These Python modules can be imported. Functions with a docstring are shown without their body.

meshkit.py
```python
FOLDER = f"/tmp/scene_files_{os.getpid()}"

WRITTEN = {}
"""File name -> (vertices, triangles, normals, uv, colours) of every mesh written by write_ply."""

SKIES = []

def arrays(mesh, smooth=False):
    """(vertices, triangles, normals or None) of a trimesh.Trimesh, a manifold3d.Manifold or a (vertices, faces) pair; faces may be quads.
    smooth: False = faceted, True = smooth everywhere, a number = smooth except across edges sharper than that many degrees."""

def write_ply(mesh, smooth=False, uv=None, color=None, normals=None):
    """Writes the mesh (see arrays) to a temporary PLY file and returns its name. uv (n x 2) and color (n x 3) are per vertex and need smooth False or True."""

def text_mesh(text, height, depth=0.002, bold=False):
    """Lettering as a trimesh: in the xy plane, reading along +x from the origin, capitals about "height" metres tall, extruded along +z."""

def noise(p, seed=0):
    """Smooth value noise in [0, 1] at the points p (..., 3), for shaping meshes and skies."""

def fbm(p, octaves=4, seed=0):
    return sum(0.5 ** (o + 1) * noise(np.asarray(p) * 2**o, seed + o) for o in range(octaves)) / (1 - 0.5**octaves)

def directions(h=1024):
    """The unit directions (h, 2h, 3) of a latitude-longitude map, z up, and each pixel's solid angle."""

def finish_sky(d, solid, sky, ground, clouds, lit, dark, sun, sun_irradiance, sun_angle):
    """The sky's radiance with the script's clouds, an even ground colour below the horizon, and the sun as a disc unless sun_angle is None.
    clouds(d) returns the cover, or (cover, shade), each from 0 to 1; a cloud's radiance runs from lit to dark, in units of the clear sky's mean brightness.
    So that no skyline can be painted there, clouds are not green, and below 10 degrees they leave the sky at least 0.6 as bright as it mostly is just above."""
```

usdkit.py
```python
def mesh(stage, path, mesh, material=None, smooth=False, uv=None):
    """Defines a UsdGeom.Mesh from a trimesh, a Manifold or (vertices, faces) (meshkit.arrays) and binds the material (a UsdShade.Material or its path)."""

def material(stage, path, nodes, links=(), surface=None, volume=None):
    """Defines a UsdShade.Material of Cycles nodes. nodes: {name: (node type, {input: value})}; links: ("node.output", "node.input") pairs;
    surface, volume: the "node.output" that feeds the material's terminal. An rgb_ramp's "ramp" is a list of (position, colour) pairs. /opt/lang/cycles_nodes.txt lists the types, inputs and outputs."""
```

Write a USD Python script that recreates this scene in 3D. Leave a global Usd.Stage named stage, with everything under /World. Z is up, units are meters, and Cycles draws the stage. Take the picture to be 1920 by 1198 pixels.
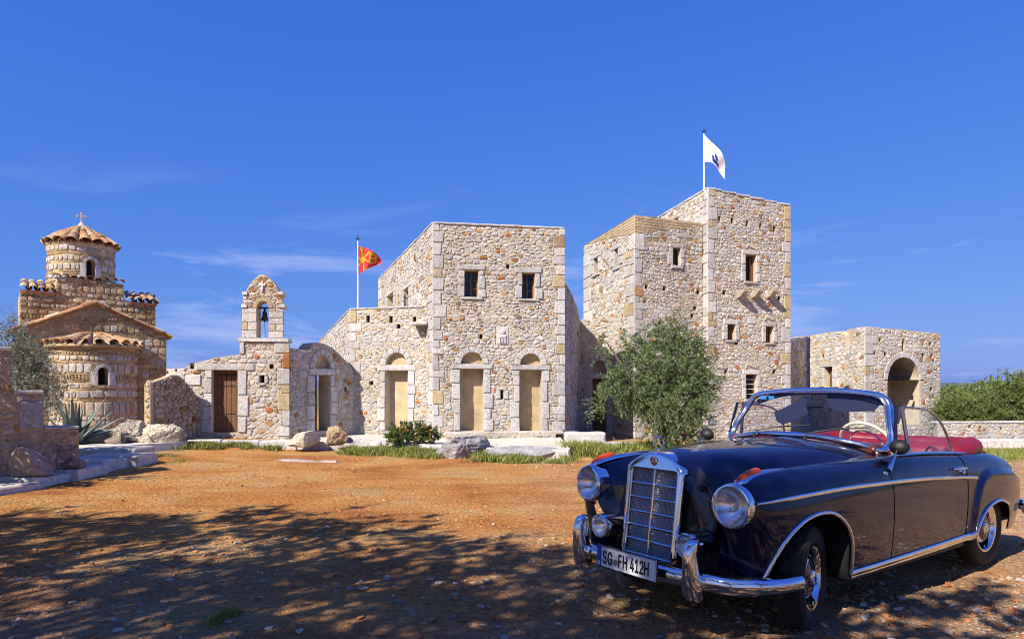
import math, random
import numpy as np, trimesh, shapely, usdkit, meshkit
from shapely import affinity
from shapely.geometry import Polygon, box as sbox, LineString, Point
from shapely.ops import unary_union
from scipy.spatial import Voronoi
from scipy.interpolate import CubicSpline, PchipInterpolator
from pxr import Usd, UsdGeom, UsdLux, UsdShade, Gf, Sdf, Vt

stage = Usd.Stage.CreateInMemory()
UsdGeom.SetStageUpAxis(stage, 'Z'); UsdGeom.SetStageMetersPerUnit(stage, 1.0)
UsdGeom.Xform.Define(stage, '/World'); UsdGeom.Scope.Define(stage, '/World/Looks')

# ------------------------------------------------------------------ camera, sky, sun, exposure
FPX, HOR, EYE = 1290.0, 728.0, 1.53          # focal length and horizon in pixels of the 1920 px photograph, eye height
cam = UsdGeom.Camera.Define(stage, '/World/camera')
cam.CreateHorizontalApertureAttr(36.0); cam.CreateVerticalApertureAttr(36.0 * 638 / 1024)
cam.CreateFocalLengthAttr(36.0 * FPX / 1920)
cam.CreateVerticalApertureOffsetAttr(36.0 * (HOR - 599.0) / 1920)
cam.CreateClippingRangeAttr(Gf.Vec2f(0.05, 20000)); cam.CreateFStopAttr(0.0)
x_ = UsdGeom.Xformable(cam); x_.AddTranslateOp().Set(Gf.Vec3d(0, 0, EYE)); x_.AddRotateXOp().Set(90.0)
cam.CreateExposureAttr(0.92)

SUN_AZ, SUN_EL = math.radians(41), math.radians(41)      # azimuth: to the left of straight behind the camera
sun_dir = np.array([-math.sin(SUN_AZ) * math.cos(SUN_EL), -math.cos(SUN_AZ) * math.cos(SUN_EL), math.sin(SUN_EL)])
sun = UsdLux.DistantLight.Define(stage, '/World/sun')
sun.CreateNormalizeAttr(True); sun.CreateIntensityAttr(1.25); sun.CreateAngleAttr(0.5); sun.CreateColorAttr(Gf.Vec3f(1.0, 0.91, 0.79))
zx = UsdGeom.Xformable(sun)
zx.AddRotateZOp().Set(math.degrees(math.atan2(sun_dir[0], -sun_dir[1])))
zx.AddRotateXOp().Set(90 - math.degrees(SUN_EL))
dome = UsdLux.DomeLight.Define(stage, '/World/sky'); dome.CreateIntensityAttr(1.0)
sky_mat = usdkit.material(stage, '/World/Looks/sky', {
    'sky': ('sky_texture', {'sky_type': 'single_scattering', 'sun_disc': False, 'sun_elevation': SUN_EL, 'sun_rotation': math.atan2(sun_dir[0], sun_dir[1]),
                            'air_density': 1.0, 'aerosol_density': 0.9, 'ozone_density': 4.0, 'altitude': 100.0}),
    'num': ('vector_math', {'math_type': 'multiply', 'vector2': (0.36, 0.80, 4.7)}), 'den': ('vector_math', {'math_type': 'multiply_add', 'vector2': (0.05, 0.18, 0.75), 'vector3': (1, 1, 1)}), 'sat': ('vector_math', {'math_type': 'divide'}),
    'tc': ('texture_coordinate', {}), 'sep': ('separate_xyz', {}),
    'map': ('mapping', {'scale': (2.2, 2.2, 11.0), 'location': (3.4, 1.2, 0.35)}),
    'n': ('noise_texture', {'scale': 1.25, 'detail': 9.0, 'roughness': 0.62, 'distortion': 0.5}),
    'cov': ('rgb_ramp', {'ramp': [(0.0, (0, 0, 0)), (0.53, (0, 0, 0)), (0.72, (0.55,) * 3), (1.0, (0.85,) * 3)]}),
    'low': ('rgb_ramp', {'ramp': [(0.0, (1, 1, 1)), (0.15, (1, 1, 1)), (0.22, (0.3,) * 3), (0.29, (0, 0, 0)), (1.0, (0, 0, 0))]}),
    'fac': ('math', {'math_type': 'multiply'}),
    'mix': ('mix_color', {'b': (4.6, 5.0, 6.8), 'use_clamp': False}),
    'bg': ('background_shader', {'strength': 0.085})},
    [('sky.color', 'num.vector1'), ('sky.color', 'den.vector1'), ('num.vector', 'sat.vector1'), ('den.vector', 'sat.vector2'), ('tc.generated', 'sep.vector'), ('tc.generated', 'map.vector'), ('map.vector', 'n.vector'), ('n.fac', 'cov.fac'),
     ('sep.z', 'low.fac'), ('cov.color', 'fac.value1'), ('low.color', 'fac.value2'), ('fac.value', 'mix.fac'), ('sat.vector', 'mix.a'), ('mix.result', 'bg.color')],
    surface='bg.background')
UsdShade.MaterialBindingAPI.Apply(dome.GetPrim()).Bind(sky_mat)

# ------------------------------------------------------------------ helpers
used = {}
def numbered(parent, name):
    k = (str(parent), name); n = used.get(k, 0); used[k] = n + 1
    return name if n == 0 else f'{name}_{n:03d}'
def path_of(p): return str(p.GetPath()) if hasattr(p, 'GetPath') else str(p)
def tag(o, label=None, category=None, group=None, kind=None):
    p = o.GetPrim() if hasattr(o, 'GetPrim') else o
    for k, v in (('label', label), ('category', category), ('group', group), ('kind', kind)):
        if v: p.SetCustomDataByKey(k, v)
    return p
def thing(name, label, category, loc=(0, 0, 0), rotz=0.0, group=None, kind=None):
    x = UsdGeom.Xform.Define(stage, '/World/' + numbered('/World', name))
    x.AddTranslateOp().Set(Gf.Vec3d(*map(float, loc))); x.AddRotateZOp().Set(float(math.degrees(rotz)))
    tag(x, label, category, group, kind)
    return x.GetPrim()
def obj(name, mesh, mat, parent='/World', smooth=30, label=None, category=None, group=None, kind=None, tone=None):
    par = path_of(parent)
    m = usdkit.mesh(stage, par + '/' + numbered(par, name), mesh, M[mat], smooth=smooth)
    tag(m, label, category, group, kind)
    if tone is not None:
        n = len(m.GetPointsAttr().Get())
        t = np.asarray(tone, np.float32)
        if t.ndim == 1: t = np.tile(t, (n, 1))
        UsdGeom.PrimvarsAPI(m).CreatePrimvar('tone', Sdf.ValueTypeNames.Float3Array, 'vertex').Set(Vt.Vec3fArray.FromNumpy(t))
    return m.GetPrim()
def copy_of(root, loc, rotz=0.0, label=None, group=None, scale=None, name=None):
    was = root.GetCustomData()
    x = UsdGeom.Xform.Define(stage, '/World/' + numbered('/World', name or root.GetName().rsplit('_0', 1)[0]))
    p = x.GetPrim(); p.GetReferences().AddInternalReference(root.GetPath()); p.SetInstanceable(True)
    x.ClearXformOpOrder()
    x.AddTranslateOp(opSuffix='c').Set(Gf.Vec3d(*map(float, loc))); x.AddRotateZOp(opSuffix='c').Set(float(math.degrees(rotz)))
    if scale: x.AddScaleOp(opSuffix='c').Set(Gf.Vec3f(*scale))
    tag(p, label or was.get('label'), was.get('category'), group or was.get('group'))
    return p
cat = lambda ms: trimesh.util.concatenate([m for m in ms if m is not None])
def tm(v, f): return trimesh.Trimesh(np.asarray(v, float), np.asarray(f, int), process=False)
def quads(v, f):
    f = np.asarray(f, int); return tm(v, np.vstack([f[:, [0, 1, 2]], f[:, [0, 2, 3]]]))
def bx(x0, x1, y0, y1, z0, z1):
    m = trimesh.creation.box([x1 - x0, y1 - y0, z1 - z0]); m.apply_translation([(x0 + x1) / 2, (y0 + y1) / 2, (z0 + z1) / 2]); return m
def bevel_box(sx, sy, sz, b=0.01):
    """A box centred on the origin with chamfered edges."""
    p = []
    for s in np.ndindex(2, 2, 2):
        q = np.array(s) * 2 - 1; h = np.array([sx, sy, sz]) / 2
        for k in range(3):
            w = h - b; w[k] = h[k]; p.append(q * w)
    return trimesh.convex.convex_hull(np.array(p))
def tube(pts, r, sides=8, closed=False, flat=None):
    """A tube along points; r a number or one per point; flat=(a, b) squashes the section."""
    p = np.asarray(pts, float); n = len(p)
    t = np.roll(p, -1, 0) - np.roll(p, 1, 0) if closed else np.gradient(p, axis=0)
    t /= np.linalg.norm(t, axis=1, keepdims=True) + 1e-12
    up = np.array([0, 0, 1.0]); a = np.cross(t, up); bad = np.linalg.norm(a, axis=1) < 0.15
    if bad.any(): a = np.cross(t, [1.0, 0.13, 0])
    a /= np.linalg.norm(a, axis=1, keepdims=True) + 1e-12
    b = np.cross(a, t)
    ang = np.arange(sides) * 2 * np.pi / sides
    r = np.broadcast_to(np.asarray(r, float), (n,))[:, None, None]
    fa, fb = flat or (1, 1)
    v = p[:, None] + r * (fa * np.cos(ang)[None, :, None] * a[:, None] + fb * np.sin(ang)[None, :, None] * b[:, None])
    k = n if closed else n - 1
    i, j = np.meshgrid(np.arange(k), np.arange(sides), indexing='ij'); i2 = (i + 1) % n; j2 = (j + 1) % sides
    f = np.stack([i * sides + j, i * sides + j2, i2 * sides + j2, i2 * sides + j], -1).reshape(-1, 4)
    v = v.reshape(-1, 3); tri = np.vstack([f[:, [0, 1, 2]], f[:, [0, 2, 3]]])
    if not closed:
        v = np.vstack([v, p[0], p[-1]]); m = len(v)
        j = np.arange(sides); j2 = (j + 1) % sides
        tri = np.vstack([tri, np.stack([j2, j, np.full(sides, m - 2)], 1), np.stack([(n - 1) * sides + j, (n - 1) * sides + j2, np.full(sides, m - 1)], 1)])
    return tm(v, tri)
def lathe(profile, seg=32, axis='z', a0=0.0, a1=2 * np.pi):
    """Revolves (r, z) points about z (or lays the axis along x)."""
    pr = np.asarray(profile, float); full = abs(a1 - a0 - 2 * np.pi) < 1e-6
    n = seg if full else seg + 1; ang = a0 + (a1 - a0) * np.arange(n) / seg
    v = np.stack([pr[None, :, 0] * np.cos(ang)[:, None], pr[None, :, 0] * np.sin(ang)[:, None], np.broadcast_to(pr[:, 1], (n, len(pr)))], -1).reshape(-1, 3)
    k = len(pr); i, j = np.meshgrid(np.arange(seg), np.arange(k - 1), indexing='ij'); i2 = (i + 1) % n
    f = np.stack([i * k + j, i2 * k + j, i2 * k + j + 1, i * k + j + 1], -1).reshape(-1, 4)
    m = quads(v, f)
    if axis == 'x': m.vertices = m.vertices[:, [2, 0, 1]]
    if axis == 'y': m.vertices = m.vertices[:, [1, 2, 0]]
    return m
def moved(m, t=(0, 0, 0), rz=0.0, R=None):
    m = m.copy()
    if R is not None: m.vertices = m.vertices @ np.asarray(R).T
    if rz: c, s = math.cos(rz), math.sin(rz); m.vertices = m.vertices @ np.array([[c, s, 0], [-s, c, 0], [0, 0, 1]])
    m.vertices = m.vertices + np.asarray(t, float); return m
def extrude(poly, d):
    if poly.is_empty: return None
    gs = [g for g in getattr(poly, 'geoms', [poly]) if g.geom_type == 'Polygon' and g.area > 1e-7]
    return cat([trimesh.creation.extrude_polygon(g, d, engine='earcut') for g in gs]) if gs else None
def P(u, v, Y): return np.array([(u - 960) / FPX * Y, Y, EYE + (HOR - v) / FPX * Y])
def sstep(a, b, x): t = np.clip((np.asarray(x, float) - a) / (b - a), 0, 1); return t * t * (3 - 2 * t)

# ------------------------------------------------------------------ materials
M = {}
def mat(name, nodes, links, surface='p.BSDF', **k):
    M[name] = usdkit.material(stage, '/World/Looks/' + name, nodes, links, surface=surface, **k)
def plain(name, col, rough=0.5, metal=0.0, coat=0.0, var=0.12, scale=6.0, bump=0.0, bscale=60.0, spec=0.5, coord='object', bdist=0.01):
    mat(name, {'tc': ('texture_coordinate', {}), 'n': ('noise_texture', {'scale': scale, 'detail': 5.0, 'roughness': 0.6}),
        'r': ('rgb_ramp', {'ramp': [(0.25, tuple(c * (1 - var) for c in col)), (0.75, tuple(min(1, c * (1 + var)) for c in col))]}),
        'n2': ('noise_texture', {'scale': bscale, 'detail': 6.0, 'roughness': 0.65}), 'b': ('bump', {'strength': bump, 'distance': bdist}),
        'p': ('principled_bsdf', {'roughness': rough, 'metallic': metal, 'coat_weight': coat, 'coat_roughness': 0.02, 'specular_ior_level': spec})},
        [('tc.object', 'n.vector'), ('n.fac', 'r.fac'), ('r.color', 'p.base_color'), ('tc.object', 'n2.vector')] + ([('n2.fac', 'b.height'), ('b.normal', 'p.normal')] if bump else []))
def stone_mat(name, lo, hi, s1, bump, bdist, spots=None, dark=0.0):
    """Stone whose own colour is the mesh's primvar tone, mottled by noise."""
    nodes = {'a': ('attribute', {'attribute': 'tone'}), 'g': ('geometry', {}), 'n': ('noise_texture', {'scale': s1, 'detail': 8.0, 'roughness': 0.7}),
        'r': ('rgb_ramp', {'ramp': [(0.28, (lo,) * 3), (0.5, ((lo + hi) / 2,) * 3), (0.74, (hi,) * 3)]}),
        'm': ('mix_color', {'blend_type': 'multiply', 'fac': 1.0, 'use_clamp': False}),
        'nb': ('noise_texture', {'scale': s1 * 2.2, 'detail': 9.0, 'roughness': 0.72}),
        'ns': ('noise_texture', {'scale': 2.3, 'detail': 5.0, 'roughness': 0.6}),
        'rs': ('rgb_ramp', {'ramp': [(0.60, (0, 0, 0)), (0.72, (0.55,) * 3)]}),
        'ms': ('mix_color', {'b': spots or (0.42, 0.24, 0.09), 'use_clamp': False}),
        'mv': ('mapping', {'scale': (0.85, 0.85, 0.2)}), 'nv': ('noise_texture', {'scale': 1.3, 'detail': 6.0, 'roughness': 0.65}), 'rv': ('rgb_ramp', {'ramp': [(0.33, (0.70, 0.69, 0.68)), (0.50, (0.98,) * 3), (0.70, (1.08, 1.07, 1.05))]}), 'mst': ('mix_color', {'blend_type': 'multiply', 'fac': 0.8, 'use_clamp': False}),
        'b': ('bump', {'strength': bump, 'distance': bdist}), 'p': ('principled_bsdf', {'roughness': 0.9, 'specular_ior_level': 0.25})}
    mat(name, nodes, [('g.position', 'mv.vector'), ('mv.vector', 'nv.vector'), ('nv.fac', 'rv.fac'), ('ms.result', 'mst.a'), ('rv.color', 'mst.b'), ('g.position', 'n.vector'), ('g.position', 'nb.vector'), ('g.position', 'ns.vector'), ('n.fac', 'r.fac'), ('a.color', 'm.a'), ('r.color', 'm.b'),
        ('ns.fac', 'rs.fac'), ('rs.color', 'ms.fac'), ('m.result', 'ms.a'), ('mst.result', 'p.base_color'), ('nb.fac', 'b.height'), ('b.normal', 'p.normal')])
stone_mat('stone', 0.55, 1.28, 13.0, 0.9, 0.035)
stone_mat('rock', 0.55, 1.2, 6.0, 0.9, 0.06, spots=(0.30, 0.17, 0.08))
plain('mortar', (0.42, 0.35, 0.255), 0.95, var=0.22, scale=5, bump=0.6, bscale=40, bdist=0.02)
plain('mortar_brown', (0.41, 0.32, 0.19), 0.95, var=0.25, scale=6, bump=0.6, bscale=45, bdist=0.02)
plain('plaster', (0.40, 0.305, 0.185), 0.92, var=0.38, scale=2.2, bump=0.6, bscale=18, bdist=0.02)
plain('dark_inside', (0.02, 0.017, 0.015), 0.95)
plain('old_wood', (0.14, 0.065, 0.028), 0.75, var=0.35, scale=14, bump=0.3, bscale=50)
plain('window_wood', (0.13, 0.05, 0.02), 0.6, var=0.3, scale=14)
plain('dark_metal', (0.03, 0.03, 0.032), 0.5, metal=0.7)
plain('white_metal', (0.75, 0.75, 0.76), 0.4)
plain('terracotta', (0.40, 0.19, 0.085), 0.9, var=0.3, scale=5, bump=0.4, bscale=40)
plain('bark', (0.11, 0.085, 0.06), 0.95, var=0.35, scale=12, bump=0.9, bscale=30, bdist=0.02)
plain('bell_bronze', (0.045, 0.05, 0.05), 0.45, metal=0.9, var=0.3)
plain('rope', (0.2, 0.17, 0.13), 0.9)
mat('window_glass', {'ge': ('geometry', {}), 'io': ('mix_float', {'a': 1.5, 'b': 0.6667}), 'f': ('fresnel', {}), 't': ('transparent_bsdf', {'color': (0.5, 0.55, 0.58)}), 'g': ('glossy_bsdf', {'roughness': 0.03}), 'm': ('mix_closure', {})},
    [('ge.backfacing', 'io.fac'), ('io.result', 'f.IOR'), ('f.fac', 'm.fac'), ('t.BSDF', 'm.closure1'), ('g.BSDF', 'm.closure2')], surface='m.closure')
def leaf_mat(name, dark, light, back=None, trans=0.35):
    mat(name, {'a': ('attribute', {'attribute': 'tone'}), 's': ('separate_xyz', {}), 'r': ('rgb_ramp', {'ramp': [(0.0, dark), (1.0, light)]}),
        'g': ('geometry', {}), 'mb': ('mix_color', {'b': back or light}),
        'p': ('principled_bsdf', {'roughness': 0.5, 'specular_ior_level': 0.4}), 't': ('translucent_bsdf', {}), 'm': ('mix_closure', {'fac': trans})},
        [('a.vector', 's.vector'), ('s.x', 'r.fac'), ('g.backfacing', 'mb.fac'), ('r.color', 'mb.a'), ('mb.result', 'p.base_color'), ('mb.result', 't.color'), ('p.BSDF', 'm.closure1'), ('t.BSDF', 'm.closure2')], surface='m.closure')
leaf_mat('olive_leaf', (0.015, 0.042, 0.006), (0.11, 0.19, 0.035), (0.17, 0.23, 0.10), 0.25)
leaf_mat('silver_olive_leaf', (0.06, 0.075, 0.04), (0.20, 0.21, 0.14), (0.26, 0.28, 0.22), 0.25)
leaf_mat('broad_leaf', (0.018, 0.05, 0.01), (0.07, 0.13, 0.02), None, 0.3)
leaf_mat('bush_leaf', (0.04, 0.075, 0.014), (0.16, 0.20, 0.05), None, 0.3)
leaf_mat('grass_blade', (0.06, 0.13, 0.015), (0.26, 0.28, 0.07), None, 0.3)
leaf_mat('agave_leaf', (0.09, 0.125, 0.10), (0.16, 0.20, 0.165), None, 0.0)
leaf_mat('flower', (0.55, 0.06, 0.01), (0.75, 0.25, 0.02), None, 0.2)
# ------------------------------------------------------------------ ground
KERB = [(-9.4, 16.0), (-8.6, 16.35), (-7.0, 16.65), (-5.2, 16.75), (-3.7, 16.9), (-2.4, 16.2), (-1.2, 15.5), (0.1, 15.0), (1.25, 14.75)]
kx, ky = np.array(KERB).T
def behind_kerb(x, y):
    return np.asarray(y, float) - np.interp(x, kx, ky)
def ground_z(x, y):
    x, y = np.asarray(x, float), np.asarray(y, float)
    z = 0.16 * sstep(8, 15, y) * sstep(-3.5, -8, x)
    z = z - 0.42 * sstep(10, 24, y) * sstep(1.5, 13, x) * sstep(120, 60, y)
    plat = sstep(0.05, 0.5, behind_kerb(x, y)) * sstep(2.6, 0.6, x) * sstep(-15, -12, x)
    z = z + plat * 0.13
    q = np.stack([x, y, 0 * x], -1)
    for a, b, c, w, dp in ((0.30, -1, 4.6, 0.16, 0.03), (0.30, -1, 5.95, 0.16, 0.03), (-0.16, -1, 7.4, 0.2, 0.02)):   # old wheel ruts
        dl = (a * x + b * y + c) / math.hypot(a, b) + 0.35 * (meshkit.fbm(np.stack([x * 0.35, y * 0.35, 0 * x + 4], -1), 2, 17) - 0.5)
        z = z - dp * np.exp(-(dl / w) ** 2) * (0.4 + meshkit.fbm(np.stack([x * 0.7, y * 0.7, 0 * x + 9], -1), 2, 3)) * sstep(30, 15, np.hypot(x, y))
    near = sstep(45, 20, np.hypot(x, y))
    z = z + near * (0.05 * (meshkit.fbm(q * 0.55, 4, 5) - 0.5) + 0.030 * (meshkit.fbm(q * 2.6, 4, 9) - 0.5))
    return z
def axis(lo, hi, step, far):
    core = np.arange(lo, hi + 1e-6, step); g = []; d = step
    while (g[-1] if g else 0) < far: d *= 1.22; g.append((g[-1] if g else 0) + d)
    g = np.array(g); return np.concatenate([(lo - g)[::-1], core, hi + g])
gx, gy = axis(-11, 12, 0.075, 4000), axis(2.5, 19, 0.075, 4000)
XX, YY = np.meshgrid(gx, gy, indexing='ij')
VV = np.stack([XX, YY, ground_z(XX, YY)], -1)
# far land: rises a little into hills well beyond
nx, ny = XX.shape
ii, jj = np.meshgrid(np.arange(nx - 1), np.arange(ny - 1), indexing='ij')
ff = np.stack([ii * ny + jj, (ii + 1) * ny + jj, (ii + 1) * ny + jj + 1, ii * ny + jj + 1], -1).reshape(-1, 4)
mat('dirt', {'g': ('geometry', {}), 
    'n1': ('noise_texture', {'scale': 0.55, 'detail': 6.0, 'roughness': 0.6}), 'n2': ('noise_texture', {'scale': 17.0, 'detail': 8.0, 'roughness': 0.78}),
    'mr': ('mapping', {'rotation': (0, 0, -0.29), 'scale': (0.5, 1.7, 1.0)}), 'nr': ('noise_texture', {'scale': 1.1, 'detail': 5.0, 'roughness': 0.6}), 'rr': ('rgb_ramp', {'ramp': [(0.34, (0.62,) * 3), (0.5, (1.0,) * 3), (0.68, (1.22,) * 3)]}), 'mrr': ('mix_color', {'blend_type': 'multiply', 'fac': 0.55, 'use_clamp': False}),
    'n3': ('noise_texture', {'scale': 0.22, 'detail': 4.0, 'roughness': 0.55}), 
    'r1': ('rgb_ramp', {'ramp': [(0.30, (0.27, 0.105, 0.030)), (0.42, (0.38, 0.16, 0.043)), (0.51, (0.42, 0.205, 0.062)), (0.59, (0.43, 0.25, 0.095)), (0.72, (0.35, 0.23, 0.115))]}),
    'r2': ('rgb_ramp', {'ramp': [(0.30, (0.32,) * 3), (0.48, (0.95,) * 3), (0.68, (1.6,) * 3)]}),
    'm': ('mix_color', {'blend_type': 'multiply', 'fac': 0.85, 'use_clamp': False}),
    'sx': ('separate_xyz', {}), 'pale': ('map_range', {'from_min': -0.5, 'from_max': 5.0, 'to_min': 0.0, 'to_max': 0.8, 'clamp': True}),
    'greyness': ('map_range', {'from_min': 7.5, 'from_max': 4.5, 'to_min': 0.0, 'to_max': 0.85, 'clamp': True}),
    'len': ('vector_math', {'math_type': 'length'}), 'farf': ('map_range', {'from_min': 24.0, 'from_max': 50.0, 'to_min': 0.0, 'to_max': 1.0, 'clamp': True}), 'mfar': ('mix_color', {'b': (0.14, 0.135, 0.06), 'use_clamp': False}),
    'rg': ('rgb_ramp', {'ramp': [(0.40, (0, 0, 0)), (0.62, (1, 1, 1))]}), 'fg': ('math', {'math_type': 'multiply'}), 
    'mp': ('mix_color', {'b': (0.43, 0.27, 0.14), 'use_clamp': False}), 'mg': ('mix_color', {'b': (0.25, 0.185, 0.14), 'use_clamp': False}),
    'v': ('voronoi_texture', {'scale': 16.0, 'detail': 2.0}), 'n4': ('noise_texture', {'scale': 38.0, 'detail': 6.0, 'roughness': 0.7}),
    'add': ('math', {'math_type': 'multiply_add', 'value2': -0.6}),
    'b': ('bump', {'strength': 0.95, 'distance': 0.045}), 'p': ('principled_bsdf', {'roughness': 0.95, 'specular_ior_level': 0.15})},
    [('g.position', x + '.vector') for x in ('n1', 'n2', 'n3', 'v', 'n4', 'sx', 'mr')] + [('mr.vector', 'nr.vector'), ('nr.fac', 'rr.fac'), ('m.result', 'mrr.a'), ('rr.color', 'mrr.b')] +
    [('n1.fac', 'r1.fac'), ('n2.fac', 'r2.fac'), ('r1.color', 'mp.a'), ('sx.x', 'pale.value'), ('pale.result', 'mp.fac'), ('sx.y', 'greyness.value'), ('n3.fac', 'rg.fac'), 
     ('greyness.result', 'fg.value1'), ('rg.color', 'fg.value2'), ('fg.value', 'mg.fac'), ('mp.result', 'mg.a'), ('mg.result', 'm.a'), ('r2.color', 'm.b'), ('g.position', 'len.vector1'), ('len.value', 'farf.value'), ('farf.result', 'mfar.fac'), ('mrr.result', 'mfar.a'), ('mfar.result', 'p.base_color'),
     ('v.distance', 'add.value1'), ('n4.fac', 'add.value3'), ('add.value', 'b.height'), ('b.normal', 'p.normal')])
obj('ground', quads(VV.reshape(-1, 3), ff), 'dirt', smooth=True, kind='structure', label='reddish brown dirt ground with gravel')
# courtyard paving behind the kerb
plain('paving', (0.50, 0.47, 0.40), 0.9, var=0.25, scale=2.5, bump=0.5, bscale=25, bdist=0.02)
pv = Polygon([(-9.6, 16.25)] + [(a, b + 0.12) for a, b in KERB[1:]] + [(1.3, 19.5), (-6, 24), (-16, 30), (-16, 18.5)])
m = extrude(pv, 0.3); m.apply_translation([0, 0, -0.07]); obj('courtyard_paving', m, 'paving', smooth=False, kind='structure', label='pale stone paving in front of the walls')
# blue hills far beyond
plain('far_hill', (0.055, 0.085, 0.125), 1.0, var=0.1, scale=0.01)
hu = np.linspace(-2600, 2600, 90); hv = np.linspace(0, 500, 8)
HX, HYd = np.meshgrid(hu, hv, indexing='ij')
hh = (10 + 34 * meshkit.fbm(np.stack([HX / 420, 0 * HX + 3.3, 0 * HX], -1), 4, 3)) * np.sin(np.clip(HYd / 500, 0, 1) * np.pi) ** 0.7
hp = np.stack([HX, 2300 + HYd, hh - 2], -1)
ii, jj = np.meshgrid(np.arange(89), np.arange(7), indexing='ij')
obj('hills', quads(hp.reshape(-1, 3), np.stack([ii * 8 + jj, (ii + 1) * 8 + jj, (ii + 1) * 8 + jj + 1, ii * 8 + jj + 1], -1).reshape(-1, 4)), 'far_hill', smooth=True, kind='structure', label='low blue hills on the horizon')
# ------------------------------------------------------------------ masonry
TONES = [((0.52, 0.50, 0.49), 26), ((0.45, 0.445, 0.46), 24), ((0.36, 0.36, 0.40), 10), ((0.50, 0.445, 0.36), 15), ((0.46, 0.36, 0.23), 7), ((0.60, 0.58, 0.55), 18), ((0.42, 0.26, 0.12), 4), ((0.38, 0.15, 0.055), 2.4), ((0.28, 0.20, 0.14), 2)]
TONES = [(tuple(0.74 * np.array(t) + 0.26 * np.array((0.485, 0.465, 0.445))) if w > 5 else t, w) for t, w in TONES]
TW = np.array([t[1] for t in TONES], float); TW /= TW.sum()
def pick_tone(rng, warm=0.0):
    c = np.array(TONES[rng.choice(len(TONES), p=TW)][0]) * rng.uniform(0.86, 1.12)
    return c * (1 - warm) + warm * c * np.array([1.02, 0.82, 0.62])
WHITE = np.array((0.515, 0.495, 0.485))
def rubble(region, size, rng, aspect=1.5, gap=0.012):
    """Random-rubble outlines (shapely polygons) that fill a region: Voronoi cells of loosely coursed seeds, shrunk and rounded."""
    x0, y0, x1, y1 = region.bounds; pts = []
    size = size * 0.76; aspect = aspect * 1.12; y = y0 - size
    while y < y1 + size:
        h = size * rng.uniform(0.45, 1.45); x = x0 - 2 * size * aspect + rng.uniform(0, size)
        while x < x1 + 2 * size * aspect:
            w = size * aspect * (0.38 + rng.gamma(2.2, 0.28)) * (0.65 + 0.45 * h / size); c = (x + w / 2, y + h / 2 + rng.normal(0, 0.22) * h)
            pts.append(c); x += w
            if rng.random() < 0.22: pts.append((c[0] + rng.normal(0, 0.3) * w, c[1] + rng.choice([-1, 1]) * h * rng.uniform(0.35, 0.6)))
        y += h
    pts = np.array(pts); sc = np.array([1 / aspect ** 0.6, 1.0])
    vor = Voronoi(pts * sc); out = []
    pr = shapely.prepared.prep(region)
    for r in vor.point_region:
        reg = vor.regions[r]
        if -1 in reg or len(reg) < 3: continue
        c = Polygon(vor.vertices[reg] / sc)
        if not pr.intersects(c): continue
        if not pr.contains(c): c = c.intersection(region)
        for g in getattr(c, 'geoms', [c]):
            if g.geom_type != 'Polygon' or g.area < size * size * 0.10: continue
            g = g.buffer(-gap * rng.uniform(0.8, 1.6))
            rr = min(size * 0.11, 0.2 * math.sqrt(max(g.area, 1e-6)))
            g = g.buffer(-rr).buffer(rr, quad_segs=2).simplify(size * 0.04)
            if g.is_empty: continue
            g = max(getattr(g, 'geoms', [g]), key=lambda q: q.area)
            if g.area > size * size * 0.08: out.append(g)
    return out
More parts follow.
